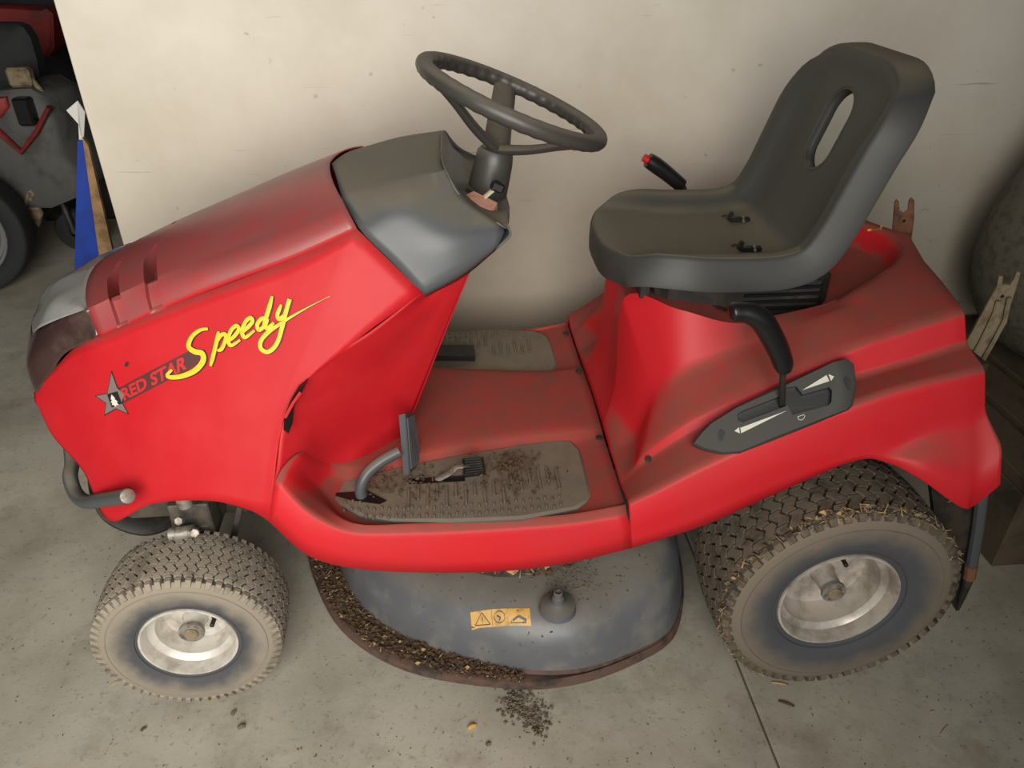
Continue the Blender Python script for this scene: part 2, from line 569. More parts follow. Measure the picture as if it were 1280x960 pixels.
# ================================================================== THE MOWER
mower = empty('ride_on_mower', (0, 0, 0))
tag(mower, 'red ride-on lawn mower with black seat and yellow script on its hood', 'lawn mower')

# ------------------------------------------------------------------ hood side panels (one panel per side)
T_row = [(-0.776, -0.12, 0.56), (-0.721, -0.135, 0.613), (-0.66, -0.155, 0.668), (-0.603, -0.175, 0.7), (-0.491, -0.19, 0.75), (-0.348, -0.2, 0.805), (-0.245, -0.205, 0.844), (-0.143, -0.205, 0.888), (-0.046, -0.238, 0.789)]
B_row = [(-0.772, -0.13, 0.542), (-0.742, -0.17, 0.496), (-0.683, -0.22, 0.448), (-0.642, -0.27, 0.371), (-0.541, -0.305, 0.434), (-0.433, -0.33, 0.455), (-0.369, -0.345, 0.445), (-0.341, -0.354, 0.433), (-0.329, -0.36, 0.426)]
M1 = [None] * 7 + [(-0.22, -0.251, 0.747), (-0.165, -0.266, 0.715)]
M2 = [None] * 7 + [(-0.301, -0.302, 0.592), (-0.278, -0.296, 0.619)]
cols = []
for i in range(9):
    t, b = np.array(T_row[i]), np.array(B_row[i])
    m1 = np.array(M1[i]) if M1[i] else t + (b - t) * 0.4 + np.array([0, -0.004, 0])
    m2 = np.array(M2[i]) if M2[i] else t + (b - t) * 0.74 + np.array([0, -0.004, 0])
    cols.append([t, m1, m2, b])
def side_grid(sign):
    rows = [np.concatenate([crs([c[j] for c in cols[:8]], 6), crs([c[j] for c in cols[7:]], 6)[1:]]) for j in range(4)]
    G = [crs([rows[j][i] for j in range(4)], 6) for i in range(len(rows[0]))]
    return [[p * np.array([1, sign, 1]) for p in g] for g in G]
side_near = shell('hood_side_panel', side_grid(1), 'red', mower, 0.004)
side_far = shell('hood_side_panel', side_grid(-1), 'red', mower, 0.004)
for o, sg in ((side_near, -1), (side_far, 1)):
    s = sum(p.area * p.normal.y for p in o.data.polygons)
    if s * sg < 0:
        o.data.flip_normals()

# black grille closing the chin between the two side panels
chin = [np.array(cols[0][0]) + np.array([0.004, 0, 0]), cols[0][3], cols[1][3], cols[2][3], (np.array(cols[2][3]) + np.array(cols[3][3])) / 2]
G = []
for p in chin:
    p = np.array(p) + np.array([0.006, 0.004, 0])
    G.append([np.array([p[0] - 0.02 * (1 - t * t), p[1] * t, p[2]]) for t in np.linspace(1, -1, 9)])
shell('front_grille', G, 'black', mower, 0.004)

cg = [(-0.693, -0.2, 0.429), (-0.707, -0.19, 0.363), (-0.704, -0.18, 0.301), (-0.678, -0.175, 0.267), (-0.639, -0.175, 0.25), (-0.597, -0.175, 0.26), (-0.57, -0.175, 0.284)]
cgc = crs([(p[0], p[2]) for p in cg], 4)
G = [[np.array([p[0], yy, p[1]]) for yy in np.linspace(-0.175, 0.175, 7)] for p in cgc]
shell('chin_guard', G, 'dirtblack', mower, 0.006, angle=60)
# ------------------------------------------------------------------ hood lid with two vent slots a side
r0 = [np.array(p) for p in ((-0.655, 0, 0.757), (-0.53, 0, 0.813), (-0.385, 0, 0.872), (-0.285, 0, 0.911), (-0.203, 0, 0.938))]
r2 = [(-0.611, -0.165, 0.748), (-0.499, -0.162, 0.795), (-0.355, -0.16, 0.846), (-0.256, -0.16, 0.885), (-0.169, -0.155, 0.923)]
r3 = [(-0.602, -0.176, 0.7), (-0.491, -0.191, 0.75), (-0.348, -0.201, 0.806), (-0.245, -0.206, 0.844), (-0.143, -0.206, 0.888)]
def hood_point(u, v):
    """u along the hood 0..4, v: 0 centre line, 1 break, 2 lower edge"""
    a, b, c = crs_at(r0, u), crs_at(r2, u), crs_at(r3, u)
    far = b * np.array([1, -1, 1])
    if v <= 1:
        y = b[1] * v
        t = v ** 2.1
        x = a[0] + (b[0] - a[0]) * (0.25 * v + 0.75 * v * v)
        return np.array([x, y, a[2] + (b[2] - a[2]) * t])
    t = v - 1
    p = b + (c - b) * t
    bul = min(1.0, max(0.0, (u - 0.4) / 1.2))
    return p + np.array([0, -0.010, 0.006]) * math.sin(math.pi * t) * bul
def slot_cols():
    """(u function of v, depth flag)"""
    S = []
    for (a, b) in ((0.36, 0.55), (0.93, 1.11)):
        S.append((a, b))
    return S
def hood_uv():
    us = list(np.arange(0, 4.0001, 0.125))
    S = slot_cols()
    out = []
    for u in us:
        if not any(a - 0.05 < u < b + 0.05 for a, b in S):
            out.append((u, None))
    for a, b in S:
        w = b - a
        for k, (q, ins) in enumerate(((0, 0), (0.02, 1), (0.5, 1), (0.98, 1), (1.0, 0))):
            out.append((a + q * w, (a, b, q, ins)))
        out.append((a - 0.045, None)); out.append((b + 0.045, None))
    out.sort(key=lambda q: q[0])
    return out
vs = [0, 0.1, 0.2, 0.235, 0.24, 0.3, 0.36, 0.42, 0.5, 0.6, 0.7, 0.8, 0.9, 0.965, 0.97, 1.0, 1.05, 1.15, 1.3, 1.5, 1.7, 1.85, 2.0]
def hood_grid(sign):
    G = []
    for u, info in hood_uv():
        row = []
        for v in reversed(vs):
            uu, dep = u, 0.0
            if info:
                a, b, q, ins = info
                tp = max(0.0, min(1.0, (0.62 - v) / 0.38)) ** 1.3
                uu = (b - (b - a) * (1 - q)) * 1.0
                uu = b - (b - a) * (1 - q) * (1 - 0.93 * tp)
                if ins:
                    if 0.24 <= v <= 0.965:
                        dep = 0.028
                    elif v > 0.965 and v <= 1.0:
                        dep = 0.008
                    elif v > 1.0:
                        dep = 0.008 * min(1, (2.0 - v) / 0.15)
            p = hood_point(uu, v)
            if dep:
                e = 0.01
                du = hood_point(uu + e, v) - hood_point(uu - e, v)
                dv = hood_point(uu, min(2, v + e)) - hood_point(uu, max(0, v - e))
                n = np.cross(du, dv)
                n /= np.linalg.norm(n)
                if n[2] < 0:
                    n = -n
                p = p - n * dep
            row.append(p * np.array([1, sign, 1]))
        G.append(row)
    return G
Gn, Gf = hood_grid(1), hood_grid(-1)
G = [a + list(reversed(b[:-1])) for a, b in zip(Gn, Gf)]
hood = shell('hood_lid', G, 'redtop', mower, 0.003, angle=28)

# ------------------------------------------------------------------ nose: smoked lens, its top painted silver as a bright reflection
E_c = [(-0.61, -0.166, 0.749), (-0.672, -0.142, 0.721), (-0.733, -0.105, 0.686), (-0.767, -0.07, 0.659), (-0.803, 0, 0.648)]
G_c = [hood_point(0, q) + np.array([0.002, 0, -0.0015]) for q in (1.0, 0.76, 0.51, 0.26, 0.0)]
F_c = [(-0.602, -0.176, 0.7), (-0.682, -0.15, 0.655), (-0.731, -0.132, 0.598), (-0.777, -0.115, 0.557), (-0.818, 0, 0.548)]
rows = []
for k, (e, g) in enumerate(zip(E_c, G_c)):
    e, g = np.array(e), np.array(g)
    L = np.linalg.norm(e - g)
    mid = (e + g) / 2 + np.array([-0.10, 0, 0.16]) * L * 0.75
    rows.append(crs([e, mid, g], 6))
A = np.array(rows)
A = np.array([crs(A[:, j], 5) for j in range(A.shape[1])]).transpose(1, 0, 2)
G = [list(r) for r in A] + [[p * np.array([1, -1, 1]) for p in r] for r in reversed(A[:-1])]
shell('lens_top', G, 'lens_sheen', mower, 0.003, angle=50)
rows = []
for k, (e, g) in enumerate(zip(E_c, F_c)):
    e, g = np.array(e), np.array(g)
    rows.append(crs([e, (e + g) / 2 + np.array([-0.012, -0.004, 0]) * min(1.0, k / 2) + np.array([0.008, 0.004, 0]) * (k == 0), g], 5))
A = np.array(rows)
A = np.array([crs(A[:, j], 5) for j in range(A.shape[1])]).transpose(1, 0, 2)
G = [list(r) for r in A] + [[p * np.array([1, -1, 1]) for p in r] for r in reversed(A[:-1])]
shell('headlight_lens', G, 'lens', mower, 0.003, angle=50)

# ------------------------------------------------------------------ cowl (leg recess under the dashboard)
cove = [[(-0.046, -0.232, 0.786), (-0.024, -0.204, 0.781), (0.0, -0.2, 0.793), (0.018, -0.195, 0.801), (0.035, -0.19, 0.81)],
        [(-0.136, -0.257, 0.728), (-0.096, -0.226, 0.713), (-0.054, -0.19, 0.702), (-0.021, -0.175, 0.709), (0.003, -0.165, 0.72)],
        [(-0.234, -0.278, 0.674), (-0.192, -0.24, 0.639), (-0.135, -0.185, 0.594), (-0.079, -0.155, 0.59), (-0.036, -0.138, 0.609)],
        [(-0.285, -0.298, 0.601), (-0.245, -0.255, 0.561), (-0.195, -0.195, 0.498), (-0.14, -0.15, 0.476), (-0.078, -0.118, 0.494)],
        [(-0.307, -0.335, 0.51), (-0.268, -0.283, 0.517), (-0.24, -0.22, 0.447), (-0.184, -0.174, 0.406), (-0.113, -0.112, 0.406)],
        [(-0.335, -0.345, 0.42), (-0.275, -0.28, 0.44), (-0.25, -0.215, 0.40), (-0.19, -0.165, 0.37), (-0.125, -0.10, 0.37)]]
def cove_grid(sign):
    rows = [crs(r, 6) for r in cove]
    return [[p * np.array([1, sign, 1]) for p in crs([rows[j][i] for j in range(len(rows))], 6)] for i in range(len(rows[0]))]
for sg in (1, -1):
    o = shell('leg_cowl', cove_grid(sg), 'red', mower, 0.004, angle=60)
    s = sum(p.area * p.normal.y for p in o.data.polygons)
    if s * sg > 0:
        o.data.flip_normals()
# back face of the cowl towards the driver
edge = crs([r[-1] for r in cove], 6)
G = [[np.array([p[0] - 0.002, p[1] * t, p[2]]) for t in np.linspace(1, -1, 7)] for p in edge]
shell('cowl_back', G, 'red', mower, 0.004)
# dark split in the front of the cove
sl = [(-0.24, -0.296, 0.665), (-0.256, -0.305, 0.656), (-0.27, -0.312, 0.637), (-0.282, -0.318, 0.613), (-0.286, -0.322, 0.59), (-0.28, -0.318, 0.579), (-0.274, -0.308, 0.591), (-0.268, -0.303, 0.62)]
prism(sl, (0, 0.012, 0)).build('cowl_slot', 'black', mower, smooth=False)
tube([(-0.279, -0.325, 0.616), (-0.265, -0.317, 0.637), (-0.251, -0.308, 0.653)], 0.0028, 6).build('slot_bridge', 'decalred', mower)

# ------------------------------------------------------------------ dashboard
d_top = [(-0.2, 0, 0.935), (-0.10, 0, 0.947), (-0.005, 0, 0.948)]
d_brk = [(-0.168, -0.153, 0.919), (-0.087, -0.15, 0.94), (0.002, -0.128, 0.957)]
d_crs = [(-0.139, -0.205, 0.885), (-0.068, -0.19, 0.922), (0.031, -0.155, 0.914)]
d_mid = [(-0.092, -0.223, 0.838), (-0.001, -0.22, 0.869), (0.096, -0.184, 0.876)]
d_low = [(-0.046, -0.238, 0.788), (0.019, -0.225, 0.816), (0.081, -0.198, 0.849)]
d_und = [(-0.042, -0.222, 0.774), (0.023, -0.2, 0.798), (0.078, -0.18, 0.834)]
R5 = [crs(r, 6) for r in (d_und, d_low, d_mid, d_crs, d_brk, d_top)]
G = []
for i in range(len(R5[0])):
    a = [R5[k][i] for k in range(6)]
    top = []
    for t in np.linspace(0, 1, 7)[1:]:
        p = a[4] + (a[5] - a[4]) * t
        p[2] = a[5][2] + (a[4][2] - a[5][2]) * (1 - t) ** 2.1
        top.append(p)
    near = rounded([a[0], a[1], a[2], a[3], a[4]], 0.3, 3)
    G.append(near + top)
G = mirror_rows(G)
dash = shell('dashboard', G, 'grey', mower, 0.004, angle=45)
# instrument panel sunk behind the dash rim
rim_l = [np.array(p) for p in (R5[5][-1], R5[4][-1], R5[3][-1], R5[2][-1], R5[1][-1])]
rim = [rim_l[0] * np.array([1, 1, 1]), rim_l[1], rim_l[2], rim_l[3]]
back = [np.array(p) for p in ((0.108, 0, 0.868), (0.108, -0.07, 0.868), (0.1, -0.12, 0.883), (0.096, -0.184, 0.876))]
G = []
for k in range(4):
    a, b = rim[k], back[k]
    dd = np.array([0, 0, -1.0]) * (0.022 if k < 2 else (0.014 if k == 2 else 0.0))
    G.append([a, a + (b - a) * 0.12 + dd, a + (b - a) * 0.5 + dd * 1.1, a + (b - a) * 0.85 + dd * 0.5, b])
rows = [crs([g[j] for g in G], 5) for j in range(5)]
GG = [[rows[j][i] for j in range(5)] for i in range(len(rows[0]))]
GG = [g for g in reversed(GG)] + [[p * np.array([1, -1, 1]) for p in g] for g in GG[1:]]
shell('instrument_panel', GG, 'grey', mower, 0.003, angle=50)
# rear skirt of the dash below the instrument panel
lowe = [np.array(p) for p in ((0.075, 0, 0.80), (0.075, -0.08, 0.80), (0.06, -0.165, 0.822), (0.081, -0.198, 0.849))]
G = []
for a, b in zip(back, lowe):
    G.append([a, (a + b) / 2 + np.array([0.012, 0, 0.002]), b])
rows = [crs([g[j] for g in G], 5) for j in range(3)]
GG = [list(crs([rows[j][i] for j in range(3)], 4)) for i in range(len(rows[0]))]
GG = [g for g in reversed(GG)] + [[p * np.array([1, -1, 1]) for p in g] for g in GG[1:]]
shell('dash_rear_skirt', GG, 'grey', mower, 0.003, angle=60)
# throttle: slot plate, slot, lever with knob
pl = [(0.031, -0.11, 0.903), (0.047, -0.095, 0.905), (0.087, -0.1, 0.885), (0.079, -0.115, 0.877)]
pp = prism([Vector(p) + Vector((0, 0, 0.004)) for p in pl], (0, 0, -0.02)).build('throttle_plate', 'pinkplate', mower, smooth=False)
cyl_path = [Vector((0.034, -0.09, 0.903)), Vector((0.08, -0.103, 0.878))]
box((cyl_path[0] + cyl_path[1]) / 2 + Vector((0.0, 0.004, 0.007)), ((cyl_path[1] - cyl_path[0]).length, 0.006, 0.004), rot=(cyl_path[1] - cyl_path[0]).to_track_quat('X', 'Z').to_matrix()).build('slot', 'black', pp)
tl = tube([Vector((0.063, -0.095, 0.896)), Vector((0.08, -0.09, 0.908)), Vector((0.088, -0.09, 0.914))], 0.008, 8, flat=0.35).build('throttle_lever', 'cream', mower)
q = Vector((0.088, -0.095, 0.916))
box(q, (0.024, 0.016, 0.018), rot=Matrix.Rotation(R(25), 3, 'Y'), bev=0.45).build('knob', 'black', tl)

# ------------------------------------------------------------------ steering wheel and column
sc = Vector((0.124, 0, 1.036))
tilt = R(22.5)
nrm = Vector((math.sin(tilt), 0, math.cos(tilt)))
ux = Vector((math.cos(tilt), 0, -math.sin(tilt)))
uy = Vector((0, 1, 0))
v = []
NU, NV, RR, rr = 160, 14, 0.164, 0.0142
for i in range(NU):
    a = 2 * math.pi * i / NU
    d = ux * math.cos(a) + uy * math.sin(a)
    for k in range(NV):
        b = 2 * math.pi * k / NV
        q = rr
        inn = max(0.0, -math.cos(b)) * 0.75 + max(0.0, -math.sin(b)) * 0.4
        q += 0.0016 * inn * math.cos(a * 40)
        v.append(sc + d * (RR + q * math.cos(b)) + nrm * q * math.sin(b))
sw = make('steering_wheel', v, gridfaces(NU, NV, True, True), 'wheelgrip', mower, angle=60)
hub = sc - nrm * 0.092 + ux * 0.004
def spoke(ang, w0, w1):
    e = sc + (ux * math.cos(ang) + uy * math.sin(ang)) * (RR - 0.004) - nrm * 0.004
    s = hub + nrm * 0.003
    mid = s + (e - s) * 0.35 - nrm * 0.004
    side = (e - s).cross(nrm).normalized()
    pts = crs([s, mid, s + (e - s) * 0.7, e], 5)
    v = []
    for i, p in enumerate(pts):
        t = i / (len(pts) - 1)
        w = w0 + (w1 - w0) * t
        h = 0.0105 - 0.002 * t
        for a in np.linspace(0, 2 * math.pi, 10, endpoint=False):
            v.append(Vector(p) + side * w * math.cos(a) + nrm * h * math.sin(a))
    f = gridfaces(len(pts), 10, closev=True) + [tuple(range(10)), tuple(range(10 * (len(pts) - 1), 10 * len(pts)))]
    return make('spoke', v, f, 'wheelgrip', sw, angle=60)
spoke(R(90), 0.026, 0.022)
spoke(R(205), 0.022, 0.012)
spoke(R(-27), 0.022, 0.012)
base = Vector((0.076, 0, 0.88))
ax_ = (hub - base).normalized()
prof = []
mbc = MB()
path = [base - ax_ * 0.02, base, base + (hub - base) * 0.35, base + (hub - base) * 0.75, hub - nrm * 0.004, hub + nrm * 0.003]
rads = [0.037, 0.037, 0.036, 0.0345, 0.033, 0.029]
P_, T_, N_ = frame_path(path)
vv = []
for p, q in zip(P_, rads):
    B = T_[0].cross(N_[0])
    for k in range(24):
        a = 2 * math.pi * k / 24
        vv.append(p + N_[0] * math.cos(a) * q + B * math.sin(a) * q)
mbc.add(vv, gridfaces(len(path), 24, closev=True) + [tuple(range(24)), tuple(range(24 * (len(path) - 1), 24 * len(path)))])
mbc.build('steering_column', 'wheelgrip', mower, angle=50)

# ------------------------------------------------------------------ footboard
yin = lambda x: np.interp(x, [-0.26, -0.164, -0.071, 0.014, 0.13, 0.22, 0.32], [-0.245, -0.212, -0.186, -0.166, -0.147, -0.139, -0.139])
FB = []
FB.append([(-0.33, -0.36, 0.426), (-0.319, -0.357, 0.471), (-0.307, -0.348, 0.506), (-0.297, -0.335, 0.518), (-0.285, -0.32, 0.524), (-0.275, -0.305, 0.525), (-0.268, -0.283, 0.519), (-0.28, 0, 0.43)])
FB.append([(-0.272, -0.374, 0.355), (-0.266, -0.372, 0.408), (-0.258, -0.362, 0.446), (-0.255, -0.315, 0.436), (-0.254, -0.27, 0.416), (-0.249, -0.24, 0.426), (-0.241, -0.215, 0.443), (-0.245, 0, 0.42)])
for px, pyb, pye, zr in ((440, 710.5, 654, 0.408), (510, 715.5, 664, 0.398), (580, 716, 668, 0.394), (650, 712.5, 667, 0.394), (720, 702, 652, 0.398), (790, 685, 628, 0.412)):
    FB.append((px, pyb, pye, zr))
FBb = {440: (-0.199, -0.376, 0.319), 510: (-0.101, -0.377, 0.301), 580: (0.0, -0.377, 0.291), 650: (0.103, -0.377, 0.289), 720: (0.206, -0.377, 0.301), 790: (0.309, -0.377, 0.326)}
FBe = {440: (-0.189, -0.366, 0.417), 510: (-0.095, -0.367, 0.391), 580: (0.003, -0.367, 0.376), 650: (0.103, -0.367, 0.369), 720: (0.201, -0.367, 0.39), 790: (0.295, -0.367, 0.428)}
rows = []
for r in FB:
    if len(r) == 8:
        rows.append([np.array(p, float) for p in r])
        continue
    px, _, _, zr = r
    b, e = np.array(FBb[px]), np.array(FBe[px])
    x = e[0]
    yi = yin(x)
    tz = 0.012 if px == 790 else 0.0
    zp = 0.388 + (0.02 if px == 790 else 0)
    rows.append([b, (b + e) / 2 + np.array([0, -0.003, 0]), np.array([x, -0.368, zr - 0.012]), np.array([x, -0.353, zr]), np.array([x, -0.348, zp]), np.array([x, yi - 0.004, zp]), np.array([x, yi + 0.022, 0.415]), np.array([x, 0, 0.42])])
rr_ = [rounded(r, 0.25, 3) for r in rows]
A = np.array(rr_)
A = np.array([crs(A[:, j], 5) for j in range(A.shape[1])]).transpose(1, 0, 2)
footboard = shell('footboard', mirror_rows(list(A)), 'redbody', mower, 0.004, angle=40)
SEAMX = float(A[-1][-1][0])
# raised screws along the seam
def screw(p, n, parent, r=0.0075, m='dirtblack'):
    p, n = Vector(p), Vector(n).normalized()
    mb = cyl(p, p + n * 0.004, r, n=14)
    cyl(p + n * 0.0035, p + n * 0.0048, r * 0.45, mb, n=6)
    return mb.build('screw', m, parent)
for y in (-0.16, 0.098, 0.295):
    screw((SEAMX - 0.012, y, 0.418 if abs(y) < .2 else 0.41), (0, 0, 1), footboard)

# rubber mats in the footboard, ribbed and dimpled
PAD = [(-0.256, -0.242), (-0.219, -0.224), (-0.164, -0.207), (-0.071, -0.18), (0.014, -0.159), (0.13, -0.14), (0.208, -0.131), (0.233, -0.138), (0.245, -0.169), (0.244, -0.269), (0.241, -0.304), (0.231, -0.323), (0.211, -0.339), (0.108, -0.358), (-0.018, -0.355), (-0.12, -0.344), (-0.182, -0.324), (-0.239, -0.275)]
for sg in (1, -1):
    out = [Vector((x, y * sg, 0.399)) for x, y in PAD]
    pad = prism(out, (0, 0, -0.012), bevel=0.006).build('foot_mat', 'mat', mower, angle=30)
    if sg > 0:
        random.seed(3)
        # dark slots where the pedal arms come through
        for pts in (((-0.243, -0.262), (-0.17, -0.262), (-0.135, -0.292), (-0.147, -0.300), (-0.20, -0.285)), ((-0.095, -0.232), (0.01, -0.232), (0.01, -0.248), (-0.095, -0.248))):
            prism([(a, b, 0.4005) for a, b in pts], (0, 0, -0.004)).build('pedal_slot', 'black', pad, smooth=False)
    for k in range(17):
        x = -0.095 + k * 0.0175
        if k % 2:
            y0, y1 = -0.295, -0.255
        else:
            y0, y1 = -0.318, -0.262
        if k > 10:
            y0, y1 = y0 + 0.03, y1 + 0.035
        box((x, sg * (y0 + y1) / 2, 0.4), (0.005, abs(y1 - y0), 0.006), bev=0.4).build('rib', 'mat', pad)
    mb = MB()
    for k in range(34):
        for j in range(2):
            x = -0.21 + k * 0.0135
            t = (x + 0.21) / 0.42
            y = -0.333 - 0.01 * math.sin(min(1, max(0, t)) * math.pi) + j * 0.022 + (0.004 if k % 2 else 0)
            if x > 0.19:
                continue
            if x < -0.17:
                y += 0.02
            lathe([(0.0001, 0.4035), (0.0022, 0.4028), (0.0035, 0.399)], 6, 'Z', (x, 0, 0), mb)
            for q in range(len(mb.v) - 18, len(mb.v)):
                a = mb.v[q]
                mb.v[q] = (a[0], a[1] + sg * y, a[2])
    st = mb.build('grip_dimples', 'mat', pad)
    st['kind'] = 'stuff'

# ------------------------------------------------------------------ rear body
RB = [
 [(0.309, -0.377, 0.326), (0.301, -0.376, 0.383), (0.296, -0.367, 0.428), (SEAMX + 0.002, -0.30, 0.412), (SEAMX + 0.002, -0.285, 0.413), (SEAMX + 0.002, -0.20, 0.415), (SEAMX + 0.002, -0.12, 0.417), (SEAMX + 0.002, 0, 0.420)],
 [(0.365, -0.38, 0.348), (0.353, -0.379, 0.408), (0.345, -0.37, 0.458), (0.349, -0.292, 0.463), (0.344, -0.284, 0.475), (0.379, -0.195, 0.549), (0.331, -0.075, 0.686), (0.338, 0, 0.672)],
 [(0.441, -0.384, 0.381), (0.428, -0.383, 0.447), (0.42, -0.373, 0.507), (0.431, -0.302, 0.531), (0.421, -0.292, 0.551), (0.422, -0.21, 0.595), (0.412, -0.165, 0.702), (0.405, 0, 0.700)],
 [(0.54, -0.388, 0.439), (0.531, -0.388, 0.506), (0.528, -0.376, 0.568), (0.556, -0.306, 0.588), (0.546, -0.296, 0.621), (0.525, -0.212, 0.643), (0.52, -0.186, 0.68), (0.52, 0, 0.700)],
 [(0.672, -0.395, 0.515), (0.674, -0.392, 0.542), (0.672, -0.378, 0.632), (0.698, -0.31, 0.633), (0.682, -0.3, 0.688), (0.66, -0.215, 0.705), (0.659, -0.186, 0.7), (0.68, 0, 0.712)],
 [(0.731, -0.405, 0.516), (0.74, -0.394, 0.544), (0.729, -0.379, 0.652), (0.75, -0.312, 0.65), (0.734, -0.3, 0.707), (0.728, -0.205, 0.724), (0.724, -0.186, 0.729), (0.76, 0, 0.728)],
 [(0.779, -0.435, 0.5), (0.794, -0.392, 0.568), (0.785, -0.38, 0.666), (0.803, -0.313, 0.667), (0.785, -0.3, 0.726), (0.786, -0.195, 0.744), (0.785, -0.16, 0.747), (0.835, 0, 0.748)],
 [(0.85, -0.455, 0.453), (0.849, -0.392, 0.586), (0.832, -0.38, 0.675), (0.84, -0.313, 0.681), (0.825, -0.3, 0.738), (0.835, -0.19, 0.755), (0.839, -0.13, 0.76), (0.885, 0, 0.760)],
 [(0.876, -0.455, 0.453), (0.871, -0.39, 0.593), (0.852, -0.379, 0.678), (0.858, -0.312, 0.686), (0.842, -0.3, 0.745), (0.869, -0.17, 0.757), (0.879, -0.1, 0.759), (0.908, 0, 0.764)],
 [(0.907, -0.455, 0.497), (0.887, -0.388, 0.601), (0.868, -0.377, 0.679), (0.873, -0.31, 0.689), (0.857, -0.3, 0.747), (0.888, -0.18, 0.745), (0.897, -0.1, 0.751), (0.918, 0, 0.764)],
]
half = [(np.array(a, float) + np.array(b, float)) / 2 for a, b in zip(RB[0], RB[1])]
for k in (5, 6, 7):
    half[k] = half[k] + np.array([0.008, 0, (0, 0, 0, 0, 0, -0.035, -0.05, -0.05)[k]])
half[4] = half[4] + np.array([0, 0, -0.006])
RB.insert(1, half)
rr_ = []
for k, r in enumerate(RB):
    q = [np.array(p, float) for p in r]
    if k >= 7:       # belly of the flare below the crease
        w = min(1.0, (k - 6) / 4)
        mid = (q[0] + q[1]) / 2 + np.array([0.012 * w, -0.004 * w, 0.006 * w])
        q = [q[0], mid] + q[1:]
    else:
        q = [q[0], (q[0] + q[1]) / 2] + q[1:]
    base_r = rounded(q[:-1], 0.2, 3)
    a, b = q[-2], q[-1]
    row = base_r + [a + (b - a) * t for t in np.linspace(0, 1, 15)[1:]]
    rr_.append(row)
A = np.array(rr_)
A = np.array([crs(A[:, j], 7) for j in range(A.shape[1])]).transpose(1, 0, 2)
# oval well under the seat
for row in A:
    for p in row:
        d = math.sqrt(((p[0] - 0.655) / 0.235) ** 2 + (p[1] / 0.172) ** 2)
        if d < 1.0 and p[2] > 0.6:
            t = min(1.0, (1.0 - d) / 0.10)
            p[2] -= 0.045 * t * t * (3 - 2 * t)
rear_body = shell('rear_body', mirror_rows(list(A)), 'redbody', mower, 0.004, angle=40)
for p, n in (((0.345, -0.295, 0.465), (0, -0.5, 0.8)),):
    screw(p, n, rear_body, 0.006)
# yellow arrow printed behind the seat
mb = MB()

def surface_bvh(objs):
    V, F = [], []
    bpy.context.view_layer.update()
    dg = bpy.context.evaluated_depsgraph_get()
    for o in objs:
        me = o.evaluated_get(dg).to_mesh()
        n = len(V)
        V += [o.matrix_world @ v.co for v in me.vertices]
        F += [tuple(i + n for i in p.vertices) for p in me.polygons]
        o.evaluated_get(dg).to_mesh_clear()
    return BVHTree.FromPolygons(V, F)

def stick(points, direction, bvh, off=0.0012):
    d = Vector(direction).normalized()
    out = []
    for p in points:
        p = Vector(p)
        h = bvh.ray_cast(p - d * 0.12, d, 0.4)
        if h[0] is None:
            out.append(p - d * off)
        else:
            out.append(h[0] - d * off)
    return out
bvh_rear = surface_bvh([rear_body])
P = []
for a_, b_ in zip([(0.648, -0.3, 0.898), (0.669, -0.3, 0.901), (0.667, -0.3, 0.905), (0.68, -0.3, 0.9), (0.671, -0.3, 0.896), (0.67, -0.3, 0.898), (0.65, -0.3, 0.895)], [(1.007, 0.3, 0.658), (1.04, 0.3, 0.663), (1.036, 0.3, 0.669), (1.056, 0.3, 0.663), (1.042, 0.3, 0.655), (1.041, 0.3, 0.659), (1.01, 0.3, 0.654)]):
    h = bvh_rear.ray_cast(Vector(a_), Vector(b_) - Vector(a_))
    P.append(h[0] + (Vector(a_) - h[0]).normalized() * 0.002 if h[0] else Vector(a_).lerp(Vector(b_), 0.6))
make('arrow_mark', P, [tuple(range(len(P)))], 'yellow', rear_body, smooth=False)

# ------------------------------------------------------------------ lettering on the near side panel
bvh_side = surface_bvh([side_near])
s0, s1, s2 = [Vector(p) for p in ((-0.603, -0.175, 0.7), (-0.245, -0.205, 0.844), (-0.433, -0.33, 0.455))]
SN = (s1 - s0).cross(s2 - s0).normalized()
if SN.y < 0:
    SN = -SN
def ribbon(pts, width, n=8, taper=None):
    P = [Vector(p) for p in crs(pts, n)]
    v = []
    for i, p in enumerate(P):
        a, b = P[max(0, i - 1)], P[min(len(P) - 1, i + 1)]
        t = (b - a).normalized()
        s = t.cross(SN).normalized()
        q = i / (len(P) - 1)
        w = width * (taper(q) if taper else 1.0)
        v += [p + s * w, p - s * w]
    f = [(2 * i, 2 * i + 1, 2 * i + 3, 2 * i + 2) for i in range(len(P) - 1)]
    return v, f
soft = lambda q: 0.55 + 0.45 * min(1, 6 * q, 6 * (1 - q))
calli = lambda q: 0.5 + 0.6 * math.sin(math.pi * min(1, max(0, q)))
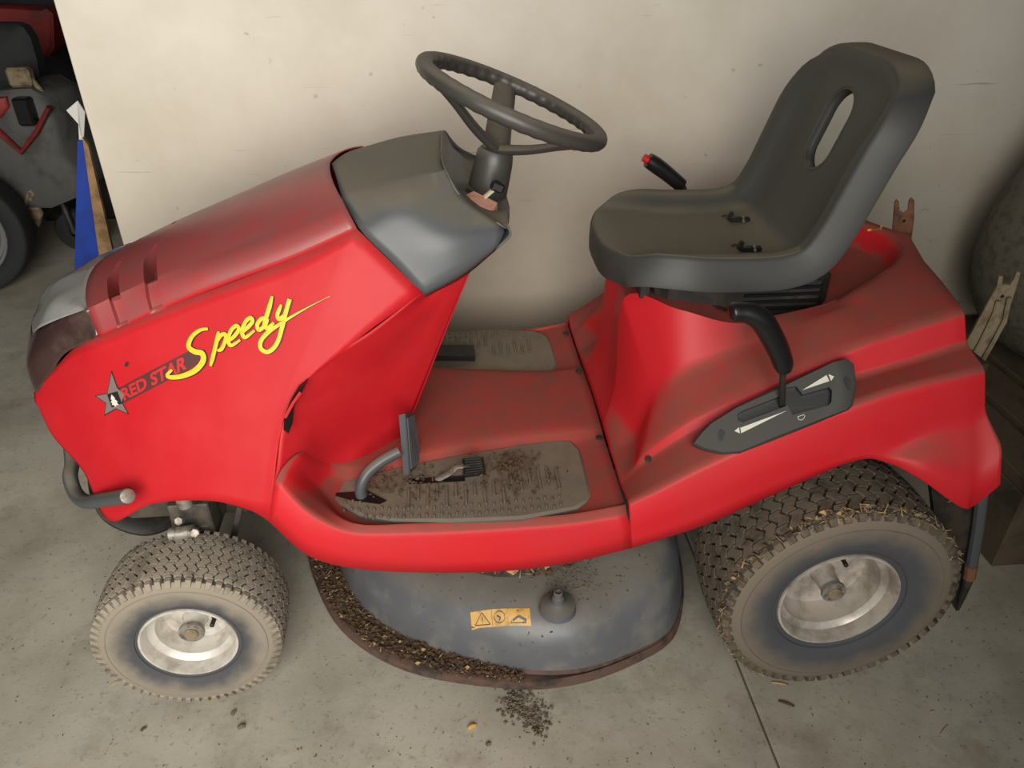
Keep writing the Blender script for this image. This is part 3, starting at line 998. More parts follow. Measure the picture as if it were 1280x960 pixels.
SPEEDY = [
 ([(-0.4005, -0.2158, 0.7283), (-0.4145, -0.2136, 0.725), (-0.4293, -0.2147, 0.7139), (-0.4365, -0.2195, 0.699), (-0.4272, -0.2251, 0.6919), (-0.4141, -0.2296, 0.6897), (-0.4139, -0.2349, 0.678), (-0.4289, -0.2378, 0.6627), (-0.4521, -0.2364, 0.6522), (-0.4724, -0.2327, 0.6484), (-0.4792, -0.2297, 0.6512), (-0.4695, -0.228, 0.6606)], 0.0033, calli),
 ([(-0.3825, -0.2219, 0.7255), (-0.3873, -0.2275, 0.71), (-0.394, -0.234, 0.6917), (-0.4016, -0.2411, 0.6715)], 0.0027, soft),
 ([(-0.388, -0.2286, 0.7074), (-0.3794, -0.2253, 0.7197), (-0.3718, -0.2262, 0.7222), (-0.372, -0.2301, 0.7135), (-0.3799, -0.2342, 0.6996), (-0.3873, -0.2338, 0.6961)], 0.0025, soft),
 ([(-0.3709, -0.232, 0.7097), (-0.3583, -0.2313, 0.7187), (-0.3481, -0.2286, 0.7307), (-0.3515, -0.2251, 0.7365), (-0.361, -0.2261, 0.7288), (-0.3671, -0.2307, 0.7148), (-0.3632, -0.2357, 0.7061), (-0.347, -0.2358, 0.7154)], 0.0025, soft),
 ([(-0.3461, -0.2319, 0.7245), (-0.334, -0.2309, 0.734), (-0.3239, -0.2286, 0.745), (-0.3274, -0.2254, 0.7501), (-0.336, -0.2264, 0.7428), (-0.3424, -0.2309, 0.7289), (-0.3386, -0.236, 0.7199), (-0.3215, -0.2352, 0.7318)], 0.0025, soft),
 ([(-0.2989, -0.2321, 0.7519), (-0.3087, -0.2304, 0.7499), (-0.3164, -0.2326, 0.7405), (-0.3142, -0.2366, 0.733), (-0.3042, -0.236, 0.7401), (-0.2976, -0.2331, 0.7504)], 0.0025, soft),
 ([(-0.2881, -0.2202, 0.7849), (-0.2942, -0.2261, 0.7681), (-0.301, -0.2316, 0.7518), (-0.3041, -0.2355, 0.7414), (-0.2995, -0.2388, 0.7366), (-0.2887, -0.2376, 0.7457)], 0.0028, soft),
 ([(-0.2742, -0.2291, 0.7733), (-0.2819, -0.2339, 0.7579), (-0.2789, -0.2376, 0.7515), (-0.2689, -0.2365, 0.7598)], 0.0025, soft),
 ([(-0.2599, -0.2287, 0.7824), (-0.268, -0.2357, 0.7621), (-0.2766, -0.2444, 0.7378), (-0.2872, -0.2522, 0.714), (-0.302, -0.2541, 0.701), (-0.3136, -0.2493, 0.7049), (-0.3121, -0.2441, 0.7175), (-0.2974, -0.2414, 0.732), (-0.2766, -0.2408, 0.7457), (-0.2541, -0.2405, 0.7596), (-0.2282, -0.2409, 0.7741), (-0.1947, -0.2419, 0.7914)], 0.0027, lambda q: 1.0 if q < 0.62 else max(0.08, 1 - (q - 0.62) / 0.38)),
]
mbl, mbd = MB(), MB()
dn = Vector((0, 0, -1)) - SN * Vector((0, 0, -1)).dot(SN)
rt = (s1 - s0).normalized()
lay = 0
for pts, w, tp in SPEEDY:
    lay += 1
    w *= 1.3
    v, f = ribbon(pts, w, 8, tp)
    mbl.add(stick(v, SN, bvh_side, 0.0022 + lay * 0.00005), f)
    v, f = ribbon(pts, w * 1.28, 8, tp)
    v = [Vector(p) + dn * 0.0010 + rt * 0.0012 for p in v]
    mbd.add(stick(v, SN, bvh_side, 0.0015 + lay * 0.00003), f)
sp = mbl.build('script_lettering', 'yellow', side_near, smooth=False)
tag(sp, 'yellow script lettering Speedy')
mbd.build('lettering_shadow', 'inkblack', side_near, smooth=False)
# band with block letters
bandc = [(-0.5818, -0.2172, 0.6186), (-0.4385, -0.2225, 0.691), (-0.4084, -0.2286, 0.6954), (-0.4177, -0.2345, 0.6767), (-0.4417, -0.2349, 0.6616), (-0.5742, -0.2295, 0.5957)]
nb = 10
def lerp3(a, b, t): return Vector(a) + (Vector(b) - Vector(a)) * t
a0, a1, b1, b0 = bandc[0], bandc[1], bandc[4], bandc[5]
v = []
for i in range(nb + 1):
    for j in range(3):
        v.append(lerp3(lerp3(a0, a1, i / nb), lerp3(b0, b1, i / nb), j / 2))
n0 = len(v)
v += [Vector(bandc[2]), Vector(bandc[3])]
f = gridfaces(nb + 1, 3) + [(nb * 3, nb * 3 + 1, n0), (nb * 3 + 1, nb * 3 + 2, n0 + 1), (nb * 3 + 1, n0 + 1, n0)]
band = make('name_band', stick(v, SN, bvh_side, 0.0007), f, 'ink', side_near, smooth=False)
def text_mesh(body):
    cu = bpy.data.curves.new('txt', 'FONT')
    cu.body = body
    cu.size = 1.0
    cu.resolution_u = 3
    cu.offset = 0.035
    o = bpy.data.objects.new('txt', cu)
    COL.objects.link(o)
    bpy.context.view_layer.update()
    me = bpy.data.meshes.new_from_object(o.evaluated_get(bpy.context.evaluated_depsgraph_get()))
    v = [x.co.copy() for x in me.vertices]
    f = [tuple(p.vertices) for p in me.polygons]
    bpy.data.objects.remove(o)
    return v, f
tv, tf = text_mesh('RED STAR')
xs = [p.x for p in tv]; ys = [p.y for p in tv]
X0, X1, Y0, Y1 = min(xs), max(xs), min(ys), max(ys)
v = []
for p in tv:
    a = (p.x - X0) / (X1 - X0) * 0.93 + 0.05
    b = 0.88 - 0.76 * (p.y - Y0) / (Y1 - Y0)
    v.append(lerp3(lerp3(a0, a1, a), lerp3(b0, b1, a), b))
letters = make('block_letters', stick(v, SN, bvh_side, 0.0011), tf, 'decalred', side_near, smooth=False)
tag(letters, 'red block letters RED STAR on dark band')
# star with a square tree emblem
star = [(-0.5863, -0.2044, 0.6445), (-0.5795, -0.2165, 0.6215), (-0.5671, -0.2238, 0.6125), (-0.5739, -0.2283, 0.5984), (-0.565, -0.2379, 0.5823), (-0.5876, -0.2295, 0.5877), (-0.6136, -0.2286, 0.5744), (-0.6064, -0.2218, 0.5938), (-0.6259, -0.2124, 0.6032), (-0.6012, -0.2161, 0.6095)]
c = sum((Vector(p) for p in star), Vector()) / len(star)
v = [c] + [Vector(p) for p in star]
f = [(0, 1 + i, 1 + (i + 1) % len(star)) for i in range(len(star))]
o = make('star_emblem', stick(v, SN, bvh_side, 0.0014), f, 'silver', side_near, smooth=False)
vb = [c + (p - c) * 1.1 for p in v]
make('star_outline', stick(vb, SN, bvh_side, 0.0010), f, 'inkblack', side_near, smooth=False)
sq = [(-0.6017, -0.2163, 0.6088), (-0.5794, -0.2189, 0.6161), (-0.5733, -0.2292, 0.5968), (-0.5962, -0.2272, 0.5879)]
make('emblem_square', stick(sq, SN, bvh_side, 0.0018), [(0, 1, 2, 3)], 'inkblack', side_near, smooth=False)
tree = [(-0.5922, -0.2184, 0.6096), (-0.5856, -0.2227, 0.6041), (-0.5876, -0.2225, 0.6032), (-0.5811, -0.2261, 0.5991), (-0.584, -0.2259, 0.5978), (-0.5798, -0.2287, 0.5941), (-0.5858, -0.2276, 0.5929), (-0.5856, -0.2284, 0.5912), (-0.5889, -0.228, 0.5903), (-0.5893, -0.2269, 0.5926), (-0.5948, -0.2255, 0.5924), (-0.5928, -0.2243, 0.5963), (-0.5963, -0.2235, 0.596), (-0.5925, -0.2222, 0.6011), (-0.5953, -0.2214, 0.6012)]
make('emblem_tree', stick(tree, SN, bvh_side, 0.0022), [tuple(range(len(tree)))], 'lightgrey', side_near, smooth=False)

hc = Vector((-0.5545, -0.2053, 0.6611))
ring = [hc + (rt * math.cos(a) - dn.normalized() * math.sin(a)) * 0.0045 for a in np.linspace(0, 2 * math.pi, 10, endpoint=False)]
make('clip_hole', stick(ring, SN, bvh_side, 0.001), [tuple(range(10))], 'dirtblack', side_near, smooth=False)

# ------------------------------------------------------------------ gear selector panel with lever
pa, pb, pc = [Vector(p) for p in ((0.406, -0.352, 0.537), (0.652, -0.328, 0.681), (0.649, -0.385, 0.622))]
PN = (pb - pa).cross(pc - pa).normalized()
if PN.y > 0:
    PN = -PN
def pan(L): return [Vector(p) for p in L]
out = pan([(0.4014, -0.3497, 0.5371), (0.4148, -0.3416, 0.5518), (0.431, -0.3348, 0.5666), (0.4743, -0.328, 0.5945), (0.543, -0.3257, 0.6302), (0.6361, -0.3243, 0.677), (0.6527, -0.3266, 0.6828), (0.6634, -0.3368, 0.6776), (0.6627, -0.3609, 0.653), (0.6523, -0.3836, 0.625), (0.6462, -0.386, 0.6196), (0.5953, -0.3859, 0.595), (0.5235, -0.3849, 0.561), (0.4739, -0.3835, 0.5382), (0.4455, -0.3758, 0.5322), (0.4178, -0.3615, 0.5331)])
gp = prism(out, -PN * 0.03, bevel=0.005).build('gear_panel', 'gearpanel', mower, angle=28)
slotp = pan([(0.478, -0.3382, 0.586), (0.4848, -0.3364, 0.5912), (0.5466, -0.3381, 0.6195), (0.5538, -0.3304, 0.6308), (0.5735, -0.3347, 0.636), (0.5812, -0.3472, 0.6271), (0.622, -0.3518, 0.6424), (0.6252, -0.3573, 0.6384), (0.6219, -0.3694, 0.6246), (0.6166, -0.372, 0.6193), (0.5618, -0.3657, 0.599), (0.557, -0.3526, 0.6099), (0.5265, -0.3516, 0.596), (0.4855, -0.3502, 0.5775), (0.478, -0.3454, 0.5787)])
cut = prism([p + PN * 0.01 for p in slotp], -PN * 0.028).build('cutter', 'black')
bake_boolean(gp, cut)
prism([p - PN * 0.0165 + (p - slotp[4]) * 0.05 for p in slotp], -PN * 0.002).build('slot_floor', 'black', gp, smooth=False)
for x, pts in enumerate(([(0.4434, -0.3518, 0.5555), (0.4498, -0.3459, 0.5644), (0.456, -0.3535, 0.5598), (0.4523, -0.3617, 0.5497), (0.4455, -0.3609, 0.5473)], [(0.6437, -0.3502, 0.6546), (0.6491, -0.3471, 0.6603), (0.6543, -0.3537, 0.6562), (0.6533, -0.3654, 0.6438), (0.6491, -0.3651, 0.6421), (0.6451, -0.3572, 0.6481)])):
    prism([Vector(p) + PN * 0.0008 for p in pts], -PN * 0.002).build('bolt_hole', 'black', gp, smooth=False)
for pts in ([(0.4802, -0.3552, 0.5699), (0.5546, -0.3581, 0.6032), (0.4805, -0.3618, 0.5634)], [(0.4705, -0.3559, 0.5645), (0.4783, -0.3539, 0.5702), (0.4785, -0.3614, 0.5629)],
            [(0.5813, -0.3424, 0.6321), (0.6207, -0.337, 0.6567), (0.6233, -0.3452, 0.6497)], [(0.6235, -0.3368, 0.6583), (0.6313, -0.3423, 0.6565), (0.626, -0.3461, 0.6501)]):
    prism([Vector(p) + PN * 0.0012 for p in pts], -PN * 0.001).build('arrow_mark', 'lightgrey', gp, smooth=False)
dl = crs([(0.5691, -0.3702, 0.598), (0.5787, -0.3711, 0.6018), (0.5787, -0.3742, 0.5987), (0.5744, -0.3757, 0.5951), (0.5702, -0.3737, 0.5951), (0.5691, -0.3702, 0.598)], 3)
tube([Vector(p) + PN * 0.0006 for p in dl], 0.0006, 5).build('letter_d', 'lightgrey', gp)
lev0 = Vector((0.549, -0.3484, 0.6103)) - PN * 0.012
lp = [lev0, Vector((0.538, -0.355, 0.655)), Vector((0.529, -0.36, 0.697))]
gl = tube(lp, 0.0055, 10).build('gear_lever', 'dirtblack', mower)
hp = [(0.534, -0.36, 0.686), (0.517, -0.362, 0.721), (0.493, -0.364, 0.759), (0.474, -0.366, 0.783), (0.454, -0.366, 0.795), (0.434, -0.366, 0.798), (0.422, -0.366, 0.797)]
tube(hp, lambda t: 0.0155 + 0.003 * math.sin(math.pi * min(1, t * 1.3)) - (0.007 * max(0, (t - 0.93) / 0.07)) - (0.003 * max(0, (0.05 - t) / 0.05)), 16, smooth=5).build('grip', 'black', gl, angle=70)

# ------------------------------------------------------------------ seat: one moulded shell with a slot in the back
SPN = crs([(0.285, 0.790), (0.31, 0.796), (0.36, 0.790), (0.44, 0.781), (0.52, 0.778), (0.585, 0.781), (0.632, 0.80), (0.660, 0.848), (0.68, 0.905), (0.70, 0.965), (0.72, 1.025), (0.737, 1.075), (0.745, 1.100)], 8)
seg = np.concatenate([[0], np.cumsum(np.linalg.norm(np.diff(SPN, axis=0), axis=1))])
SL = float(seg[-1])
def spine(s_):
    q = min(max(s_, 0.0), SL)
    x, z = np.interp(q, seg, SPN[:, 0]), np.interp(q, seg, SPN[:, 1])
    e = 0.012
    a, b = max(0, q - e), min(SL, q + e)
    t = np.array([np.interp(b, seg, SPN[:, 0]) - np.interp(a, seg, SPN[:, 0]), np.interp(b, seg, SPN[:, 1]) - np.interp(a, seg, SPN[:, 1])])
    t /= np.linalg.norm(t)
    return np.array([x, z]) + t * (s_ - q), np.array([-t[1], t[0]])
HW, CRF, CRT = 0.184, 0.15, 0.11
def perimeter(n=112):
    hl = SL / 2
    pts = []
    corners = [(hl - CRT, HW - CRT, 0, CRT), (-(hl - CRF), HW - CRF, 90, CRF), (-(hl - CRF), -(HW - CRF), 180, CRF), (hl - CRT, -(HW - CRT), 270, CRT)]
    raw = []
    for cs, cy2, a0_, cr_ in corners:
        for k in range(13):
            a = R(a0_ + 90 * k / 12)
            raw.append((cs + cr_ * math.cos(a), cy2 + cr_ * math.sin(a)))
    raw = np.array(raw + [raw[0]])
    L = np.concatenate([[0], np.cumsum(np.linalg.norm(np.diff(raw, axis=0), axis=1))])
    q = np.linspace(0, L[-1], n, endpoint=False)
    return np.stack([np.interp(q, L, raw[:, 0]), np.interp(q, L, raw[:, 1])], 1)
PER = perimeter()
def seat_pt3(sc_, y, h):
    p, n = spine(sc_ + SL / 2)
    return np.array([p[0] + n[0] * h, y, p[1] + n[1] * h])
def smst(t):
    t = min(1.0, max(0.0, t))
    return t * t * (3 - 2 * t)
v, f = [seat_pt3(0, 0, 0)], []
rings = [0.08, 0.18, 0.3, 0.42, 0.54, 0.64, 0.72, 0.79, 0.85, 0.90, 0.94, 0.97, 0.99]
ringd = [(r_, None, None) for r_ in rings] + [(1.0, 0.0, 0.0), (1.0, 0.004, -0.002), (1.0, 0.008, -0.008), (1.0, 0.016, -0.030), (1.0, 0.022, -0.050), (1.0, 0.022, -0.056), (1.0, 0.016, -0.056)]
for r_, outw, dn_ in ringd:
    for (ps, py) in PER:
        side = smst((abs(py) - 0.04) / 0.14)
        front = smst((-ps / (SL / 2) - 0.6) / 0.4)
        top = smst((ps / (SL / 2) - 0.6) / 0.4)
        hr = (0.030 * side * (1 - 0.55 * front) * (1 - 0.5 * top)) + 0.012 * (1 - side) * top
        if outw is None:
            x_, y_ = ps * r_, py * r_
            # bolster profile measured from the nearest edge
            eh = smst((abs(y_) / HW - 0.66) / 0.26) * (0.030 * (1 - 0.55 * front) * (1 - 0.5 * top))
            eh = max(eh, 0.012 * top * smst((r_ - 0.85) / 0.15))
            v.append(seat_pt3(x_, y_, eh))
        else:
            cr_ = CRT if ps > 0 else CRF
            d_ = np.array([ps, py]) - np.array([np.clip(ps, -(SL / 2 - cr_), SL / 2 - cr_), np.clip(py, -(HW - cr_), HW - cr_)])
            L_ = np.linalg.norm(d_)
            d_ = d_ / L_ if L_ > 1e-6 else np.array([0.0, np.sign(py)])
            eh = smst((abs(py) / HW - 0.66) / 0.26) * (0.030 * (1 - 0.55 * front) * (1 - 0.5 * top))
            eh = max(eh, 0.012 * top)
            v.append(seat_pt3(ps + d_[0] * outw, py + d_[1] * outw, eh + dn_))
nP = len(PER)
for k in range(nP):
    f.append((0, 1 + k, 1 + (k + 1) % nP))
for q in range(len(ringd) - 1):
    for k in range(nP):
        f.append((1 + q * nP + k, 1 + q * nP + (k + 1) % nP, 1 + (q + 1) * nP + (k + 1) % nP, 1 + (q + 1) * nP + k))
seat = make('seat', v, f, 'seat', mower, angle=50)
md = seat.modifiers.new('thickness', 'SOLIDIFY')
md.thickness = 0.006
md.offset = -1.0
# orient: upper side out
s = sum(p.area * p.normal.z for p in seat.data.polygons if p.center.x < 0.6 and abs(p.center.y) < 0.12)
if s < 0:
    seat.data.flip_normals()
hole = []
for k in range(32):
    a = 2 * math.pi * k / 32
    yy = 0.043 * math.cos(a)
    zz = 0.042 * math.sin(a) + (0.030 if math.sin(a) >= 0 else -0.030)
    hole.append((yy, zz))
tb = Vector((0.718 - 0.695, 0, 1.00 - 0.93)).normalized()
oc = Vector((0.7035, 0, 0.975))
outl = [oc + Vector((0, 1, 0)) * yy + tb * zz - Vector((0.08, 0, -0.025)) for yy, zz in hole]
cut = prism(outl, (0.2, 0, -0.06)).build('cutter', 'black')
bake_boolean(seat, cut)
# raised lip around the slot
lipn = Vector((-tb.z, 0, tb.x))
lp = [oc + Vector((0, 1, 0)) * yy * 1.08 + tb * zz * 1.05 - lipn * 0.004 for yy, zz in hole]
lp.append(lp[0])
v, f = [], []
for yy, zz in hole:
    for s_, d_ in ((1.30, -0.003), (1.12, 0.0012), (1.02, -0.004), (1.0, -0.020), (1.08, -0.022)):
        v.append(oc + Vector((0, 1, 0)) * yy * s_ + tb * zz * (1 + (s_ - 1) * 0.55) + lipn * d_)
make('slot_lip', v, gridfaces(32, 5, closeu=True), 'seat', seat, angle=70)
# pivot and black tray below the seat
tr = prism([(0.40, -0.125, 0.735), (0.69, -0.125, 0.735), (0.72, -0.10, 0.735), (0.72, 0.10, 0.735), (0.69, 0.125, 0.735), (0.40, 0.125, 0.735), (0.38, 0.10, 0.735), (0.38, -0.10, 0.735)], (0, 0, -0.085), bevel=0.006).build('seat_tray', 'dirtblack', mower, angle=30)
for k in range(4):
    box((0.62 + k * 0.0, -0.128, 0.72 - k * 0.014), (0.15, 0.006, 0.005)).build('tray_fin', 'black', tr)
box((0.36, -0.10, 0.735), (0.018, 0.02, 0.07)).build('seat_stop', 'dirtblack', mower)
box((0.36, 0.10, 0.735), (0.018, 0.02, 0.07)).build('seat_stop', 'dirtblack', mower)

# far grass-box handle with red button
fh = tube([(0.526, 0.27, 0.789), (0.49, 0.27, 0.817), (0.459, 0.27, 0.839), (0.444, 0.27, 0.848)], lambda t: 0.018 - 0.004 * abs(t - 0.6), 12, smooth=3).build('tipping_handle', 'black', mower)
tube([(0.526, 0.27, 0.789), (0.56, 0.275, 0.72), (0.60, 0.28, 0.62)], 0.009, 10).build('shaft', 'dirtblack', fh)
q = Vector((0.444, 0.27, 0.848))
cyl(q, q + (q - Vector((0.459, 0.27, 0.839))).normalized() * 0.012, 0.009).build('push_button', 'redknob', fh)

# ------------------------------------------------------------------ wheels
def tyre_section(hw, Rr, r0):
    k = Rr - r0
    P = [(-hw * 0.80, r0 - 0.002), (-hw * 0.86, r0 + 0.08 * k), (-hw * 0.955, r0 + 0.26 * k), (-hw, r0 + 0.5 * k), (-hw * 0.985, r0 + 0.72 * k), (-hw * 0.93, r0 + 0.87 * k), (-hw * 0.80, Rr - 0.055 * k), (-hw * 0.45, Rr - 0.012 * k), (0, Rr)]
    P = P + [(-a, b) for a, b in reversed(P[:-1])]
    return crs(P, 4)
def wheel(loc, yaw, Rr, r0, hw, N, mats, parent, valve_ang, out=-1):
    tread_m, side_m, bead_m, rim_m = mats
    yf = -hw * 0.84
    dp = hw * 1.05
    w = lathe([(r0 + 0.0025, yf + 0.012), (r0 + 0.0045, yf + 0.002), (r0 + 0.003, yf - 0.003), (r0 - 0.001, yf - 0.003), (r0 - 0.004, yf + 0.004), (r0 - 0.006, yf + 0.022), (r0 - 0.012, yf + 0.027), (r0 - 0.018, yf + 0.030),
               (r0 - 0.020, yf + 0.030 + dp * 0.35), (r0 - 0.024, yf + 0.036 + dp * 0.4), (r0 - 0.034, yf + 0.038 + dp * 0.42), (r0 * 0.52, yf + 0.036 + dp * 0.42), (0.03, yf + 0.030 + dp * 0.42), (0.024, yf + 0.028 + dp * 0.42),
               (0.024, yf + 0.05 + dp * 0.45), (r0 - 0.03, yf + 0.045 + dp * 0.5), (r0 - 0.012, yf + 0.05 + dp * 0.5), (r0 + 0.002, hw * 0.8)], 56).build('wheel', rim_m, parent, angle=40)
    w.location = loc
    w.rotation_euler = (0, 0, yaw)
    sec = tyre_section(hw, Rr - 0.006 if Rr > 0.2 else Rr - 0.0045, r0)
    NN = 72
    v, f = [], []
    for i in range(NN):
        a = 2 * math.pi * i / NN
        for s_, r_ in sec:
            v.append((r_ * math.cos(a), s_, r_ * math.sin(a)))
    ty = make('tire', v, gridfaces(NN, len(sec), closeu=True), [side_m, bead_m, 'groove'], w, angle=60)
    k = Rr - r0
    for p in ty.data.polygons:
        c_ = p.center
        rr_ = math.hypot(c_.x, c_.z)
        if rr_ > Rr - 0.13 * k:
            p.material_index = 2
        elif rr_ < r0 + 0.45 * k:
            p.material_index = 1
    # tread blocks: wavy bars broken brick-wise
    base = sec
    ss = [q[0] for q in base]
    def rad(s_):
        return float(np.interp(s_, ss[4 * 5:-4 * 5], [q[1] for q in base][4 * 5:-4 * 5]))
    mb = MB()
    lug = 0.0075 if Rr > 0.2 else 0.0058
    S0, S1 = -hw * 0.80, hw * 0.80
    rowsN = 5
    row = (S1 - S0) / rowsN
    D = 2 * math.pi / N
    wave = lambda s_: 0.23 * D * math.sin(2 * math.pi * (s_ - S0) / (row * 1.0))
    for kk in range(N):
        offs = 0.0 if kk % 2 == 0 else 0.5
        cuts = [S0] + [S0 + row * (j + offs) for j in range(0, rowsN + 1) if S0 + 0.2 * row < S0 + row * (j + offs) < S1 - 0.2 * row] + [S1]
        for a_, b_ in zip(cuts[:-1], cuts[1:]):
            g = row * 0.055
            nseg = 4
            st = np.linspace(a_ + g, b_ - g, nseg + 1)
            vv, ff = [], []
            for s_ in st:
                r_ = rad(s_)
                for (th, rrr) in ((kk * D + wave(s_) - D * 0.42, r_ - 0.002), (kk * D + wave(s_) - D * 0.38, r_ + lug), (kk * D + wave(s_) + D * 0.38, r_ + lug), (kk * D + wave(s_) + D * 0.42, r_ - 0.002)):
                    vv.append((rrr * math.cos(th), s_, rrr * math.sin(th)))
            ff = gridfaces(nseg + 1, 4) + [(0, 1, 2, 3), tuple(4 * nseg + q for q in (0, 1, 2, 3))]
            mb.add(vv, ff)
        # shoulder lugs on both edges
        for sg in (-1, 1):
            th = kk * D + (0.0 if sg < 0 else 0.5 * D)
            vv = []
            prof_ = [(S1 * 1.03, rad(S1) + lug * 0.9, 0.34), (hw * 0.93, r0 + 0.90 * k + lug * 0.75, 0.33), (hw * 0.99, r0 + (0.78 if Rr < 0.2 else 0.85) * k + lug * 0.2, 0.30)]
            for s_, r_, wd in prof_:
                for q, dr in ((-wd, -0.008), (-wd * 0.85, 0.0), (wd * 0.85, 0.0), (wd, -0.008)):
                    vv.append(((r_ + dr) * math.cos(th + q * D), sg * (s_ if dr == 0 else s_ - 0.005), (r_ + dr) * math.sin(th + q * D)))
            mb.add(vv, gridfaces(3, 4) + [(0, 1, 2, 3), (8, 9, 10, 11)])
    td = mb.build('tread', tread_m, w, angle=25)
    td['kind'] = 'stuff'
    # rings moulded on the sidewall
    for rad_, s_ in ((r0 + 0.66 * k, -hw * 0.995), (r0 + 0.12 * k, -hw * 0.90)):
        lathe([(rad_ - 0.0018, s_ + 0.002), (rad_ - 0.0008, s_ - 0.0012), (rad_ + 0.0008, s_ - 0.0012), (rad_ + 0.0018, s_ + 0.002)], 64).build('sidewall_ring', side_m if rad_ > r0 + 0.4 * k else bead_m, w)
    # hub sleeve, washer and axle end
    hy = yf + 0.030 + dp * 0.42
    L = dp * 0.50
    lathe([(0.0245, hy), (0.021, hy - 0.006), (0.0195, hy - L), (0.0185, hy - L - 0.002), (0.014, hy - L - 0.002), (0.014, hy - L + 0.012)], 28).build('hub', rim_m, w, angle=40)
    lathe([(0.0185, hy - L + 0.004), (0.0235, hy - L + 0.003), (0.0235, hy - L - 0.003), (0.016, hy - L - 0.003), (0.013, hy - L - 0.004)], 28).build('washer', 'steel', w, angle=30)
    lathe([(0.013, hy - L + 0.01), (0.013, hy - L - 0.007), (0.011, hy - L - 0.009), (0.0001, hy - L - 0.009)], 24).build('axle_end', 'rustdull', w, angle=30)
    a = valve_ang
    p0 = Vector((math.cos(a) * (r0 - 0.03), yf + 0.028 + dp * 0.38, math.sin(a) * (r0 - 0.03)))
    p1 = Vector((math.cos(a) * (r0 - 0.036), yf + 0.012, math.sin(a) * (r0 - 0.036)))
    mbv = cyl(p0, p0 + (p1 - p0) * 0.6, 0.0058, n=12)
    cyl(p0 + (p1 - p0) * 0.55, p1, 0.0042, mbv, n=12)
    mbv.build('valve_stem', 'black', w)
    return w
FT = ('tyre_f', 'tyre_fs', 'tyre_fi', 'rim')
RT = ('tyre_r', 'tyre_rs', 'tyre_ri', 'rimr')
fw = wheel((-0.515, -0.332, 0.170), R(3), 0.170, 0.0845, 0.068, 60, FT, mower, R(28))
rw = wheel((0.692, -0.362, 0.228), 0, 0.228, 0.112, 0.100, 54, RT, mower, R(88))
def copy_part(o, parent, loc, yaw):
    c = o.copy()
    COL.objects.link(c)
    c.parent = parent
    c.location = loc
    c.rotation_euler = (0, 0, yaw)
    for ch in [q for q in bpy.data.objects if q.parent == o]:
        d = ch.copy()
        COL.objects.link(d)
        d.parent = c
copy_part(fw, mower, (-0.515, 0.332, 0.170), R(183))
copy_part(rw, mower, (0.692, 0.362, 0.228), R(180))
# axles and spindles
mb = MB()
cyl((0.692, -0.33, 0.228), (0.692, 0.33, 0.228), 0.02, mb)
box((0.69, 0, 0.25), (0.16, 0.34, 0.16), mb)
mb.build('transaxle', 'dirtblack', mower)
fa = MB()
box((-0.508, 0, 0.30), (0.06, 0.50, 0.055), fa)
fa.build('front_axle', 'chassis', mower)
for sg in (-1, 1):
    y = sg * 0.235
    mb = cyl((-0.508, y, 0.245), (-0.512, y - sg * 0.005, 0.385), 0.021)
    box((-0.508, sg * 0.225, 0.34), (0.075, 0.045, 0.075), mb)
    sp_ = mb.build('spindle', 'chassis', mower)
    if sg < 0:
        a = Vector((-0.536, -0.285, 0.343)); b = Vector((-0.491, -0.285, 0.347))
        cyl(a, b, 0.013).build('joint_sleeve', 'steel', sp_)
        q = Vector((-0.485, -0.297, 0.358))
        cyl(q, q + Vector((0.004, -0.012, 0.006)), 0.009, n=6).build('bolt', 'steel', sp_)
        q = Vector((-0.513, -0.275, 0.367))
        cyl(q, q + Vector((0, -0.012, 0.008)), 0.008, n=6).build('bolt', 'steel', sp_)
        q = Vector((-0.504, -0.26, 0.388))
        cyl(q, q + Vector((0, 0, 0.03)), 0.014).build('king_pin', 'steel', sp_)
    cyl((-0.508, sg * 0.20, 0.170), (-0.508, sg * 0.30, 0.170), 0.013).build('stub_axle', 'steel', sp_)
    cyl((-0.508, sg * 0.215, 0.165), (-0.508, sg * 0.222, 0.28), 0.018).build('stub_bracket', 'chassis', sp_)
tube([(-0.429, -0.2, 0.33), (-0.45, -0.2, 0.269), (-0.471, -0.2, 0.21)], 0.007, 8).build('drag_link', 'chassis', mower)
mb = MB()
for sg in (-1, 1):
    o = box((-0.05, sg * 0.13, 0.29), (1.30, 0.016, 0.06)).build('chassis_rail', 'chassis', mower)
    if sg < 0:
        for x in (-0.44, -0.40, -0.345, -0.30):
            cyl((x, -0.137, 0.29), (x, -0.150, 0.29), 0.012, n=6).build('bolt', 'chassis', o)
box((-0.05, 0, 0.36), (0.9, 0.25, 0.02)).build('belly_plate', 'dirtblack', mower)
box((-0.48, 0.0, 0.52), (0.30, 0.22, 0.24)).build('engine_block', 'dirtblack', mower)
box((0.70, 0, 0.44), (0.34, 0.40, 0.12)).build('rear_frame', 'dirtblack', mower)

# ------------------------------------------------------------------ front bumper
bp = [(-0.56, -0.335, 0.479), (-0.637, -0.275, 0.425), (-0.695, -0.225, 0.382), (-0.732, -0.185, 0.37), (-0.752, -0.15, 0.383), (-0.762, -0.11, 0.389), (-0.785, -0.04, 0.405)]
bp = [np.array(p) for p in bp]
full = bp + [p * np.array([1, -1, 1]) for p in reversed(bp)]
bum = tube(full, 0.0135, 14, smooth=5).build('bumper_bar', 'grey', mower)
q = Vector(bp[0]); d = (q - Vector(bp[1])).normalized()
cyl(q - d * 0.002, q + d * 0.003, 0.0125, n=18).build('end_cap', 'steel', bum)
for sg in (-1, 1):
    box((-0.70, sg * 0.06, 0.36), (0.19, 0.012, 0.05), rot=Matrix.Rotation(R(18), 3, 'Y')).build('bumper_bracket', 'dirtblack', bum)

